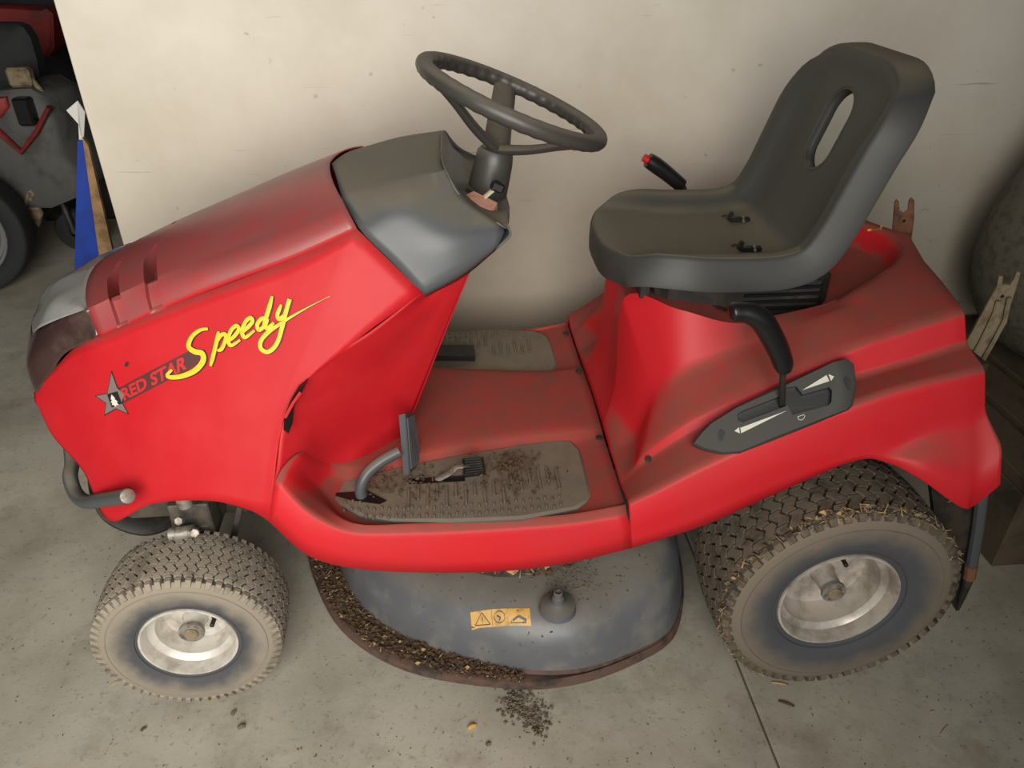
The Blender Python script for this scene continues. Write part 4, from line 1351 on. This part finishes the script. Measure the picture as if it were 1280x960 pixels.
# ------------------------------------------------------------------ pedals
arm = tube([(-0.165, -0.272, 0.37), (-0.182, -0.27, 0.4), (-0.177, -0.265, 0.428), (-0.162, -0.255, 0.445), (-0.137, -0.245, 0.459), (-0.109, -0.235, 0.468)], 0.016, 10, smooth=4, flat=0.7).build('brake_pedal', 'grey', mower, angle=60)
pd = [Vector((-0.092, -0.225, 0.545)), Vector((-0.083, -0.15, 0.5)), Vector((-0.074, -0.16, 0.377)), Vector((-0.093, -0.235, 0.414))]
pad = prism(pd, (-0.012, 0, -0.003), bevel=0.003).build('pedal_pad', 'grey', arm, angle=30)
for k in range(6):
    t = 0.1 + k * 0.16
    a = pd[0] + (pd[1] - pd[0]) * t
    b = pd[3] + (pd[2] - pd[3]) * t
    m_ = (a + b) / 2 + Vector((0.002, 0, 0))
    cyl(a + (b - a) * 0.08 + Vector((0.001, 0, 0)), b + (a - b) * 0.08 + Vector((0.001, 0, 0)), 0.0024, n=6).build('tread_bar', 'grey', arm)
l2 = tube([(-0.07, -0.238, 0.385), (-0.021, -0.235, 0.409), (-0.003, -0.225, 0.418), (0.025, -0.225, 0.416)], 0.008, 10, smooth=3, flat=0.5).build('parking_brake_pedal', 'steel', mower)
p2 = [Vector((0.007, -0.215, 0.425)), Vector((0.047, -0.215, 0.426)), Vector((0.05, -0.24, 0.408)), Vector((0.007, -0.245, 0.408))]
p2 = [p + Vector((0, 0, 0.004)) for p in p2]
prism(p2, (0, 0.006, -0.012), bevel=0.003).build('pedal_pad', 'black', l2, angle=30)
for k in range(6):
    t = 0.12 + 0.15 * k
    a = p2[0] + (p2[3] - p2[0]) * t
    b = p2[1] + (p2[2] - p2[1]) * t
    cyl(a + (b - a) * 0.12, b + (a - b) * 0.12, 0.0014, n=5).build('tread_bar', 'dirtblack', l2)
dp_ = tube([(-0.09, 0.22, 0.38), (-0.07, 0.22, 0.41), (-0.04, 0.215, 0.418)], 0.009, 10).build('drive_pedal', 'dirtblack', mower)
box((0.0, 0.215, 0.415), (0.10, 0.055, 0.014), rot=Matrix.Rotation(R(4), 3, 'Y')).build('pedal_pad', 'black', dp_)

# ------------------------------------------------------------------ mowing deck
OL = [(-0.365, 0.0), (-0.345, -0.10), (-0.262, -0.27), (-0.12, -0.385), (0.08, -0.442), (0.215, -0.442), (0.335, -0.405), (0.425, -0.352), (0.475, -0.25), (0.50, -0.12), (0.505, 0.0)]
OL = OL + [(x, -y) for x, y in reversed(OL[1:-1])]
OLc = crs(OL + [OL[0]], 6)[:-1]
cx, cy_ = 0.08, 0.0
INS = np.interp(np.linspace(0, 10, 11), [0, 3, 4.5, 6, 8, 10], [0.060, 0.058, 0.020, 0.012, 0.006, 0.006])
v = []
prof = [(0.0, 0.035), (0.0, 0.052), (0.006, 0.055), ('i', 0.050), ('i', 0.058), (0.006, 0.09), (0.020, 0.128), (0.050, 0.158), (0.090, 0.174), (0.15, 0.182), (0.24, 0.186), (0.40, 0.190)]
nO = len(OLc)
for i, p in enumerate(OLc):
    k = i / 6.0
    k = k if k <= 10 else 20 - k
    ins = float(np.interp(k, range(11), INS))
    d = np.array([cx - p[0], cy_ - p[1]])
    L = np.linalg.norm(d)
    d /= L
    first = True
    for off, z in prof:
        if off == 'i':
            o_ = ins - (0.004 if first else 0.0)
            first = False
        else:
            o_ = off if z < 0.056 else ins + off
        o_ = min(o_, L - 0.02)
        dz = 0.0
        if k > 6 and z > 0.1:
            dz = 0.03 * min(1, (k - 6) / 2)
        v.append((p[0] + d[0] * o_, p[1] + d[1] * o_, z + dz))
f = gridfaces(nO, len(prof), closeu=True) + [tuple(i * len(prof) + len(prof) - 1 for i in range(nO))]
deck = make('cutting_deck', v, f, ['deck', 'decklip'], mower, angle=45)
for p in deck.data.polygons:
    if p.center.z < 0.054:
        p.material_index = 1
# spindle housing, hose nozzle, label
lathe([(0.17, 0.180), (0.165, 0.20), (0.12, 0.215), (0.05, 0.22), (0.0001, 0.22)], 32, 'Z', (0.10, -0.12, 0)).build('blade_housing', 'dirtblack', deck)
for sx, sy in ((-0.03, 0.0), (0.28, 0.12)):
    cyl((sx, sy, 0.19), (sx, sy, 0.30), 0.03).build('lift_link', 'dirtblack', deck)
q = Vector((0.176, -0.376, 0.186))
no = lathe([(0.036, 0.176), (0.033, 0.188), (0.018, 0.193), (0.0125, 0.197), (0.0115, 0.206), (0.0105, 0.206), (0.0105, 0.209), (0.0088, 0.21), (0.0085, 0.222), (0.0062, 0.223), (0.0055, 0.214)], 24, 'Z', (q.x, q.y, 0)).build('wash_nozzle', 'deck', deck, angle=35)
bvh_deck = surface_bvh([deck])
def onto_deck(L, off): return stick([(p[0], p[1], 0.30) for p in L], (0, 0, -1), bvh_deck, off)
lb = []
for hi_, lo_ in (((0.008, -0.435, 0.25), (0.01, -0.242, 0.03)), ((0.115, -0.435, 0.25), (0.138, -0.242, 0.03)), ((0.113, -0.475, 0.25), (0.137, -0.29, 0.03)), ((0.009, -0.475, 0.25), (0.011, -0.29, 0.03))):
    lb.append(bvh_deck.ray_cast(Vector(hi_), Vector(lo_) - Vector(hi_))[0])
def quadgrid(c4, n, m_):
    a, b, c_, d = [Vector(p) for p in c4]
    return [a.lerp(b, i / n).lerp(d.lerp(c_, i / n), j / m_) for i in range(n + 1) for j in range(m_ + 1)]
lab = make('warning_label', onto_deck(quadgrid(lb, 8, 4), 0.0012), gridfaces(9, 5), 'labely', deck)
def lq(s, t):
    a, b, c_, d = [Vector(p) for p in lb]
    return a.lerp(b, s).lerp(d.lerp(c_, s), t)
def stroke(L, w):
    mb = MB()
    for (s0_, t0_), (s1_, t1_) in zip(L[:-1], L[1:]):
        a, b = lq(s0_, t0_), lq(s1_, t1_)
        d = (b - a).normalized().cross(Vector((0, 0, 1))) * w
        mb.add(onto_deck([a + d, b + d, b - d, a - d], 0.0020), [(0, 1, 2, 3)])
    return mb
stroke([(0.06, 0.86), (0.19, 0.14), (0.32, 0.86), (0.06, 0.86)], 0.0007).build('triangle_mark', 'inkblack', lab, smooth=False)
stroke([(0.19, 0.38), (0.19, 0.62)], 0.0012).build('exclamation_mark', 'inkblack', lab, smooth=False)
stroke([(0.19, 0.70), (0.19, 0.76)], 0.0012).build('exclamation_mark', 'inkblack', lab, smooth=False)
stroke([(0.66, 0.86), (0.79, 0.14), (0.92, 0.86), (0.66, 0.86)], 0.0007).build('triangle_mark', 'inkblack', lab, smooth=False)
stroke([(0.70, 0.74), (0.80, 0.52), (0.93, 0.74)], 0.0018).build('pictogram', 'inkblack', lab, smooth=False)
stroke([(0.48 + 0.09 * math.cos(t), 0.5 + 0.33 * math.sin(t)) for t in np.linspace(0, 6.3, 14)], 0.0006).build('circle_mark', 'inkblack', lab, smooth=False)
stroke([(0.44, 0.4), (0.50, 0.55), (0.47, 0.7)], 0.0012).build('pictogram', 'inkblack', lab, smooth=False)
stroke([(0.355, 0.03), (0.355, 0.97)], 0.0004).build('dividing_line', 'inkblack', lab, smooth=False)
stroke([(0.625, 0.03), (0.625, 0.97)], 0.0004).build('dividing_line', 'inkblack', lab, smooth=False)

# ------------------------------------------------------------------ dry clippings on the deck, mats and rear tire
def clippings(name, spots, m, parent, size=(0.006, 0.02), seed=1, lumps=0.4):
    random.seed(seed)
    mb = MB()
    for (x, y, z) in spots:
        if random.random() < lumps:
            r = random.uniform(0.15, 0.4) * size[1]
            q = [Vector((random.uniform(-1, 1), random.uniform(-1, 1), random.uniform(-.2, 1))).normalized() * r * random.uniform(.6, 1.1) for _ in range(6)]
            q = [Vector((x, y, z)) + Vector((a[0] * r, a[1] * r, a[2] * r * 0.8)) + Vector([random.uniform(-.2, .2) * r for _ in range(3)]) for a in ((1, 0, 0), (-1, 0, 0), (0, 1, 0), (0, -1, 0), (0, 0, 1), (0, 0, -.4))]
            mb.add(q, [(0, 2, 4), (2, 1, 4), (1, 3, 4), (3, 0, 4), (2, 0, 5), (1, 2, 5), (3, 1, 5), (0, 3, 5)])
        else:
            L = random.uniform(*size)
            a = random.uniform(0, 6.28)
            e = random.uniform(-0.2, 0.6)
            d = Vector((math.cos(a) * math.cos(e), math.sin(a) * math.cos(e), math.sin(e))) * L
            s_ = Vector((-math.sin(a), math.cos(a), 0)) * random.uniform(0.0008, 0.0016)
            c_ = Vector((x, y, z + 0.002))
            up = Vector((0, 0, 0.0012))
            mb.add([c_ - d / 2 + s_, c_ - d / 2 - s_, c_ + d / 2 - s_ * .5, c_ + d / 2 + s_ * .5, c_ + up, c_ + s_ * .2 + up], [(0, 1, 4), (1, 2, 4), (2, 3, 4), (3, 0, 4), (0, 1, 2, 3)])
    o = mb.build(name, m, parent, smooth=False)
    o['kind'] = 'stuff'
    return o
random.seed(11)
sp1, sp2 = [], []
for _ in range(2600):
    t = random.uniform(0.0, 4.15)
    p = crs_at(OL[:11], t)
    d = np.array([cx, cy_]) - p
    d /= np.linalg.norm(d)
    w = float(np.interp(t, [0, 3, 3.9, 4.2], [0.062, 0.058, 0.028, 0.012]))
    o_ = random.uniform(0.004, w)
    (sp1 if random.random() < 0.93 else sp2).append((p[0] + d[0] * o_, p[1] + d[1] * o_, 0.053 + random.random() ** 2 * 0.012))
clippings('grass_clippings', sp1, 'grass', deck, (0.004, 0.014), 1, 0.5)
clippings('straw_bits', sp2, 'straw', deck, (0.004, 0.014), 2, 0.2)
sp3, sp4 = [], []
for _ in range(1500):
    a = random.uniform(0, 6.28)
    r_ = 0.16 * math.sqrt(random.uniform(0.3, 1.2))
    p = (0.13 + r_ * math.cos(a) * 1.1, -0.13 + r_ * math.sin(a), 0)
    z_ = 0.19 + random.random() ** 2 * 0.02
    (sp3 if random.random() < .8 else sp4).append((p[0], p[1], z_ + (0.015 if r_ < 0.14 else 0)))
clippings('grass_clippings', sp3, 'grass', deck, (0.006, 0.024), 3)
clippings('straw_bits', sp4, 'straw', deck, (0.006, 0.03), 4, 0.1)
dirt_pts = onto_deck([(random.gauss(0.22, 0.03), random.gauss(-0.30, 0.02), 0) for _ in range(120)] + [(random.uniform(-0.1, 0.4), random.uniform(-0.42, -0.25), 0) for _ in range(90)], 0.0005)
clippings('dirt_specks', [tuple(p) for p in dirt_pts], 'soil', deck, (0.003, 0.009), 5, 0.8)
mt = []
for _ in range(420):
    c_ = random.choice(((0.105, -0.20, 0.028, 0.02), (0.09, -0.27, 0.05, 0.02), (-0.14, -0.235, 0.03, 0.025), (-0.08, -0.25, 0.03, 0.03), (0.10, -0.215, 0.02, 0.012)))
    mt.append((random.gauss(c_[0], c_[2]), min(-0.17, max(-0.34, random.gauss(c_[1], c_[3]))), 0.401 + random.random() ** 2 * 0.008))
clippings('dirt_crumbs', mt, 'grass', footboard, (0.004, 0.014), 6, 0.6)
# straw and mud packed into the outer tread edge of the rear wheel
ts, tm = [], []
for _ in range(520):
    a = R(random.choice((random.uniform(60, 150), random.uniform(20, 70), random.uniform(150, 240), random.gauss(105, 12))))
    r_ = 0.214 + random.uniform(-0.006, 0.012)
    ts.append((0.692 + r_ * math.cos(a), -0.362 - random.uniform(0.072, 0.094), 0.228 + r_ * math.sin(a)))
clippings('packed_mud', ts[:330], 'soil', mower, (0.004, 0.016), 7, 0.75)
clippings('packed_straw', ts[330:], 'straw', mower, (0.008, 0.026), 8, 0.1)

# ------------------------------------------------------------------ rear flap, tow brackets
fl = [(0.843, -0.37, 0.457), (0.898, -0.37, 0.466), (0.968, -0.37, 0.411), (1.008, -0.37, 0.21), (1.016, -0.37, 0.08), (0.978, -0.37, 0.136), (0.922, -0.37, 0.257)]
flap = prism(fl, (0.0, 0.012, 0)).build('rear_flap', 'dirtblack', mower, smooth=False)
tube([(0.945, -0.382, 0.434), (0.971, -0.382, 0.327), (0.994, -0.382, 0.215)], 0.011, 10).build('flap_tube', 'grey', flap)
tube([(0.99, -0.383, 0.229), (0.997, -0.383, 0.194)], 0.0118, 10).build('tube_collar', 'rust', flap)
tube([(0.996, -0.384, 0.195), (1.0, -0.384, 0.142), (1.003, -0.384, 0.102)], lambda t: 0.010 - 0.007 * t, 10).build('tube_tip', 'dirtblack', flap)
box((0.897, 0, 0.53), (0.012, 0.68, 0.27)).build('rear_plate', 'dirtblack', mower)
box((0.925, -0.363, 0.47), (0.05, 0.014, 0.10)).build('flap_bracket', 'dirtblack', mower)
random.seed(9)
nest = [(0.905 + random.gauss(0, 0.010), -0.36 + random.gauss(0, 0.01), 0.405 + random.gauss(0, 0.010)) for _ in range(160)]
clippings('grass_clump', nest, 'straw', mower, (0.008, 0.022), 10, 0.3)
# forked bracket, near: a folded channel
def fork(P, d, name, m, hole):
    """P: outline of the flat face"""
    o = prism(P, d, bevel=0.002).build(name, m, mower, smooth=False)
    h = Vector(hole)
    dd = Vector(d).normalized()
    cyl(h - dd * 0.0012, h + dd * 0.002, 0.0035, n=10).build('bolt_hole', 'black', o)
    return o
bkn = [(0.963, -0.2, 0.64), (0.974, -0.2, 0.698), (0.981, -0.2, 0.741), (0.978, -0.2, 0.76), (0.986, -0.2, 0.76), (0.99, -0.2, 0.744), (1.005, -0.2, 0.742), (1.009, -0.2, 0.754), (1.009, -0.2, 0.768), (1.017, -0.2, 0.766), (1.02, -0.2, 0.743), (1.022, -0.2, 0.704), (1.028, -0.2, 0.664), (1.009, -0.2, 0.59), (0.994, -0.2, 0.536), (0.92, -0.2, 0.54), (0.915, -0.2, 0.582), (0.95, -0.2, 0.598)]
b1 = fork(bkn, (0.003, 0.008, 0), 'hitch_bracket', 'rustdull', (0.998, -0.2, 0.721))
tube([(0.974, -0.206, 0.57), (0.985, -0.206, 0.629), (0.991, -0.206, 0.689), (0.989, -0.206, 0.715)], 0.004, 6).build('folded_edge', 'rustdull', b1)
tube([(0.999, -0.206, 0.569), (1.011, -0.206, 0.635), (1.016, -0.206, 0.675), (1.008, -0.206, 0.721)], 0.004, 6).build('folded_edge', 'rustdull', b1)
bkf = [(0.962, 0.12, 0.704), (0.954, 0.12, 0.746), (0.946, 0.12, 0.787), (0.948, 0.12, 0.794), (0.954, 0.12, 0.79), (0.962, 0.12, 0.769), (0.973, 0.12, 0.763), (0.98, 0.12, 0.77), (0.977, 0.12, 0.791), (0.981, 0.12, 0.797), (0.988, 0.12, 0.791), (1.0, 0.12, 0.748), (1.009, 0.12, 0.693), (1.013, 0.12, 0.646), (0.999, 0.12, 0.604), (0.946, 0.12, 0.606), (0.97, 0.12, 0.67)]
fork(bkf, (0.002, 0.007, 0), 'hitch_bracket', 'rust', (0.977, 0.12, 0.747))
box((0.945, 0.0, 0.48), (0.09, 0.30, 0.05)).build('hitch_beam', 'dirtblack', mower)

# ================================================================== things around the mower
# two small black clips on the seat pan
def clip(p, rz, label):
    e = empty('spring_clip', p)
    e.rotation_euler = (0, 0, rz)
    tag(e, label, 'clip', 'clips lying on the seat')
    mb = box((0, 0, 0.006), (0.040, 0.013, 0.008), bev=0.3)
    box((-0.018, 0.004, 0.011), (0.006, 0.012, 0.016), mb, rot=Matrix.Rotation(R(20), 3, 'Y'))
    mb.build('clip_body', 'black', e)
    cyl((0.006, -0.012, 0.005), (0.008, 0.004, 0.009), 0.0032, n=8).build('pin', 'steel', e)
    tube([(-0.018, 0.002, 0.008), (-0.027, 0.006, 0.012), (-0.034, 0.004, 0.010)], 0.002, 6).build('spring_tail', 'dirtblack', e)
bvh_seat = surface_bvh([seat])
def seat_pt(x, y):
    h = bvh_seat.ray_cast(Vector((x, y, 0.95)), Vector((0, 0, -1)))
    return h[0]
pA = (0.585, 0.054, 0.784)
pB = (0.556, -0.091, 0.784)
clip(seat_pt(pA[0], pA[1]), R(-8), 'small black clip lying near the middle of the black seat')
clip(seat_pt(pB[0], pB[1]), R(-4), 'small black clip with bright pin lying by near rim of seat')

# leaning boards behind the end of the white panel
bl = prism([(-0.929, 0.69, 0.812), (-0.914, 0.69, 0.809), (-0.979, 0.735, 0.457), (-0.955, 0.765, 0.002), (-1.12, 0.765, 0.002), (-1.068, 0.735, 0.423)], (0, 0.010, 0)).build('blue_board', 'blue', smooth=False)
tag(bl, 'bright blue board standing behind end of the white wall', 'board')
wl = prism([(-0.904, 0.665, 0.826), (-0.896, 0.665, 0.806), (-0.924, 0.69, 0.498), (-0.905, 0.715, 0.002), (-0.965, 0.715, 0.002), (-0.968, 0.69, 0.464)], (0, 0.012, 0)).build('wooden_lath', 'wood', smooth=False)
tag(wl, 'narrow wooden lath between blue board and white wall', 'lath')
pq = [(-0.957, 0.74, 0.876), (-0.923, 0.74, 0.899), (-0.904, 0.72, 0.875), (-0.925, 0.7, 0.791), (-0.933, 0.7, 0.797), (-0.933, 0.73, 0.844)]
pe = prism(pq, (0, 0.004, 0)).build('paper_sheet', 'paper', smooth=False)
tag(pe, 'crumpled white sheet sticking out above blue board', 'paper')

# ------------------------------------------------------------------ second machine in the dark part of the shed, gloom mixed into its paints
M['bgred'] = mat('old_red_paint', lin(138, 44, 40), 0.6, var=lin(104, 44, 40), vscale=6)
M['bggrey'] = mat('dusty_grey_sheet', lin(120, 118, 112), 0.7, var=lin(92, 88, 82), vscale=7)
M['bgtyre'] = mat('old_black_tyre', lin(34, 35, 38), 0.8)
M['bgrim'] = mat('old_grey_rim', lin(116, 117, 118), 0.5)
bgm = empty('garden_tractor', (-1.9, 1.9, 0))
M['bggrey'] = mat('dusty_grey_sheet', lin(84, 84, 82), 0.75, var=lin(64, 62, 58), vscale=7)  # light grey sheet darkened in colour to imitate the shed's shade
tag(bgm, 'old red and grey garden tractor standing in the dark shed', 'tractor')
def W(o):
    """keep world placement under the tractor's base"""
    o.parent = bgm
    o.matrix_parent_inverse = Matrix.Translation((1.9, -1.9, 0))
    return o
sec = tyre_section(0.075, 0.25, 0.175)
v = []
for i in range(48):
    a = 2 * math.pi * i / 48
    for s_, r_ in sec:
        v.append((r_ * math.cos(a), s_, r_ * math.sin(a)))
bw = make('wheel', v, gridfaces(48, len(sec), closeu=True), 'bgtyre')
bw.location = (-1.885, 1.62, 0.25)
bw.rotation_euler = (0, 0, R(10))
W(bw)
lathe([(0.18, -0.062), (0.178, -0.068), (0.168, -0.062), (0.162, -0.035), (0.15, -0.03), (0.14, -0.012), (0.06, -0.005), (0.035, -0.03), (0.0001, -0.03)], 36).build('rim', 'bgrim', bw)
def lump(name, px, d, m, bev=0.02):
    return W(prism(px, d, bevel=bev).build(name, m, smooth=True, angle=50))
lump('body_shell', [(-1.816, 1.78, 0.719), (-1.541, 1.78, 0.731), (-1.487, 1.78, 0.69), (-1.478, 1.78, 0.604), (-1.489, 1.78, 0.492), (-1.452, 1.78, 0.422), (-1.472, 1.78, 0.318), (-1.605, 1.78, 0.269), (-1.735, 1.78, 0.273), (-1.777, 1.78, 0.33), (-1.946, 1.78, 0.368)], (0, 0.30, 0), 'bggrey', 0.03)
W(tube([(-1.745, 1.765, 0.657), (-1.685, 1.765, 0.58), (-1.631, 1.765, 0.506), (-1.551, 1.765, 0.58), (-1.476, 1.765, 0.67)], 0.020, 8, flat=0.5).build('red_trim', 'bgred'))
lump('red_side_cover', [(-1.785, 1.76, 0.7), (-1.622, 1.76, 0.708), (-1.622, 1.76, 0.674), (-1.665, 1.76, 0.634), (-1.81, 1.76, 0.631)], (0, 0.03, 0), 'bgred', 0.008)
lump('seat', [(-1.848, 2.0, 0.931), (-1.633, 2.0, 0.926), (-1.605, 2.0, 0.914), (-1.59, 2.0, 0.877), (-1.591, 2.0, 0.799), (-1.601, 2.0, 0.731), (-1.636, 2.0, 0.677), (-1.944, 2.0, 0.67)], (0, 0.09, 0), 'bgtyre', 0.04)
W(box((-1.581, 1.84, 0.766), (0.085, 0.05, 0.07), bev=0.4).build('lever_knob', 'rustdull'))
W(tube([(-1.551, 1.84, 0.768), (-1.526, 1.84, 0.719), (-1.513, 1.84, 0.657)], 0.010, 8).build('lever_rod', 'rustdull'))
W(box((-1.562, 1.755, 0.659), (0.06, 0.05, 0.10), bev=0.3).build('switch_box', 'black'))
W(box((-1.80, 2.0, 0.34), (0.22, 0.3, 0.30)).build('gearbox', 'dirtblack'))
W(cyl((-1.93, 1.72, 0.25), (-1.93, 2.3, 0.25), 0.03).build('axle', 'dirtblack'))
lump('hitch_plate', [(-1.713, 1.8, 0.289), (-1.665, 1.8, 0.304), (-1.653, 1.8, 0.243), (-1.682, 1.8, 0.189), (-1.707, 1.8, 0.231)], (0, 0.02, 0), 'rustdull', 0.004)
W(tube([(-1.704, 1.78, 0.272), (-1.662, 1.78, 0.343), (-1.65, 1.78, 0.333), (-1.667, 1.78, 0.311)], 0.007, 8, smooth=3).build('hook', 'rustdull'))
cw = (-1.63, 2.02)
W(lathe([(0.03, -0.03), (0.085, -0.03), (0.095, -0.015), (0.095, 0.015), (0.085, 0.03), (0.03, 0.03)], 28, 'Y', (cw[0], cw[1], 0.096)).build('castor_wheel', 'bgtyre'))
W(tube([(cw[0], cw[1] - 0.05, 0.096), (cw[0] - 0.01, cw[1] - 0.05, 0.22), (cw[0] - 0.08, cw[1] - 0.02, 0.33)], 0.014, 8).build('castor_fork', 'dirtblack'))
# red van-like panel further back, dark rag beside it
rp = empty('red_machine_cover', (-2.3, 2.9, 0))
tag(rp, 'large red panel of a machine behind the garden tractor', 'panel')
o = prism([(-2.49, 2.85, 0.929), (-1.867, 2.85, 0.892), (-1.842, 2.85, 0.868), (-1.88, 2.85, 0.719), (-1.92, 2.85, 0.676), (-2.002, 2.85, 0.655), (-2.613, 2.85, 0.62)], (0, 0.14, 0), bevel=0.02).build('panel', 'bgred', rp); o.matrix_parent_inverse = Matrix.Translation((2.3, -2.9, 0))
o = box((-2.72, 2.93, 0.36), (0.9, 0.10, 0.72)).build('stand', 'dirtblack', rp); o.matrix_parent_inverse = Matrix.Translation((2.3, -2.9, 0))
bx_ = box((-1.72, 2.55, 0.24), (0.5, 0.3, 0.48), bev=0.1).build('dark_crate', 'dirtblack')
tag(bx_, 'dark crate beside red panel at back of shed', 'crate')

# grey woven sack leaning beside the wall at right
G = []
for z, r_, dx in ((0.26, 0.10, 0.10), (0.28, 0.24, 0.05), (0.36, 0.325, 0.02), (0.50, 0.37, 0.0), (0.66, 0.375, 0.01), (0.85, 0.34, 0.05), (1.05, 0.30, 0.09), (1.25, 0.28, 0.12), (1.40, 0.22, 0.13), (1.46, 0.08, 0.14)):
    G.append([np.array([1.735 + dx + r_ * math.cos(a) * (1 + 0.02 * math.sin(5 * a)), 0.305 + 0.7 * r_ * math.sin(a), z]) for a in np.linspace(0, 2 * math.pi, 33)])
A = np.array(G); A = np.array([crs(A[:, j], 4) for j in range(A.shape[1])]).transpose(1, 0, 2)
sk = empty('grass_sack', (1.62, 0.30, 0.255))
tag(sk, 'bulging grey woven mesh sack by the wall at right edge', 'sack')
o = shell('sack_body', list(A), 'bagmesh', None, 0.004); o.parent = sk; o.matrix_parent_inverse = Matrix.Translation((-1.62, -0.30, -0.255))
# wooden pallet under the sack
pal = empty('wooden_pallet', (1.64, 0.19, 0))
tag(pal, 'dark wooden pallet on the floor under the grey woven sack', 'pallet')
PI_ = Matrix.Translation((-1.64, -0.19, 0))
for k in range(6):
    o = box((1.296 + 0.131 * k, 0.19, 0.2325), (0.106, 0.78 + 0.01 * (k % 3), 0.033), bev=0.15).build('plank', 'darkwood', pal)
    o.matrix_parent_inverse = PI_
for y in (-0.14, 0.19, 0.52):
    o = box((1.62, y, 0.108), (0.76, 0.09, 0.216), bev=0.06).build('bearer', 'darkwood', pal)
    o.matrix_parent_inverse = PI_

# ------------------------------------------------------------------ debris on the floor
def scrap(name, p, L, w, h, rz, m, label, cat, bend=0.2):
    mb = MB()
    pts = [Vector((-L / 2, 0, h * 0.5)), Vector((0, w * bend, h * 0.6)), Vector((L / 2, 0, h * 0.5))]
    tube(pts, lambda t: w / 2 * (0.7 + 0.3 * math.sin(math.pi * t)), 6, mb, smooth=3, flat=min(1, h / w))
    o = mb.build(name, m)
    zmin = min(q.co.z for q in o.data.vertices)
    o.location = (p[0], p[1], -zmin)
    o.rotation_euler = (0, 0, rz)
    tag(o, label, cat)
    return o
scrap('wood_chip', (0.002, -0.495, 0.0), 0.016, 0.010, 0.008, 0.4, 'labely', 'pale yellow wood chip on the floor below the cutting deck', 'wood chip')
scrap('pebble', (0.031, -0.533, 0.0), 0.009, 0.008, 0.006, 0.4, 'soil', 'small brown pebble below the pale wood chip', 'pebble')
scrap('leaf_shred', (0.616, -0.497, 0.0), 0.030, 0.007, 0.004, -0.5, 'grass', 'brown leaf shred on the floor below the rear tire', 'leaf')
scrap('leaf_shred', (0.621, -0.452, 0.0), 0.034, 0.005, 0.003, -0.3, 'straw', 'pale dry stalk touching floor under the rear tire', 'stalk')
scrap('twig', (0.893, -0.576, 0.0), 0.030, 0.0025, 0.002, 0.6, 'straw', 'thin pale twig on the floor at lower right', 'twig')
scrap('twig', (0.892, -0.538, 0.0), 0.010, 0.003, 0.002, 0.1, 'straw', 'short pale splinter above the lower right twig', 'splinter')
scrap('twig', (-0.707, -0.332, 0.0), 0.024, 0.002, 0.002, 0.6, 'straw', 'pale grass stalk on the floor left of front tire', 'stalk')
scrap('twig', (-0.422, -0.336, 0.0), 0.022, 0.002, 0.002, -0.35, 'rust', 'reddish stalk on the floor right of front tire', 'stalk')
scrap('clod', (-0.434, -0.457, 0.0), 0.014, 0.010, 0.008, 0.3, 'soil', 'largest soil clod on the floor below the front wheel', 'clod')
scrap('clod', (-0.455, -0.424, 0.0), 0.012, 0.008, 0.006, 1.2, 'soil', 'soil clod just above the largest one below front wheel', 'clod')
scrap('clod', (-0.618, -0.444, 0.0), 0.011, 0.006, 0.005, 0.8, 'grass', 'dark crumb on the floor at lower left', 'clod')
random.seed(21)
pile = []
for _ in range(420):
    t = random.random()
    c_ = (0.09, -0.451, 0.0) if t < .55 else (0.121, -0.488, 0.0)
    pile.append((random.gauss(c_[0], 0.016), random.gauss(c_[1], 0.016), 0.001 + random.random() ** 3 * 0.006))
o = clippings('soil_heap', pile, 'soil', None, (0.003, 0.011), 12, 0.85)
tag(o, 'small heap of crumbled soil on the floor before the deck', 'soil')
gr = []
for _ in range(700):
    x, y = random.uniform(-1.0, 1.2), random.uniform(-0.75, 0.1)
    if (-0.72 < x < -0.30 and y > -0.42) or (0.44 < x < 0.95 and y > -0.48) or (-0.4 < x < 0.55 and y > -0.47):
        continue
    gr.append((x, y, 0.0005))
o = clippings('floor_crumbs', gr, 'soil', None, (0.001, 0.006), 13, 0.7)
tag(o, 'fine soil crumbs scattered over the concrete floor', 'crumbs')
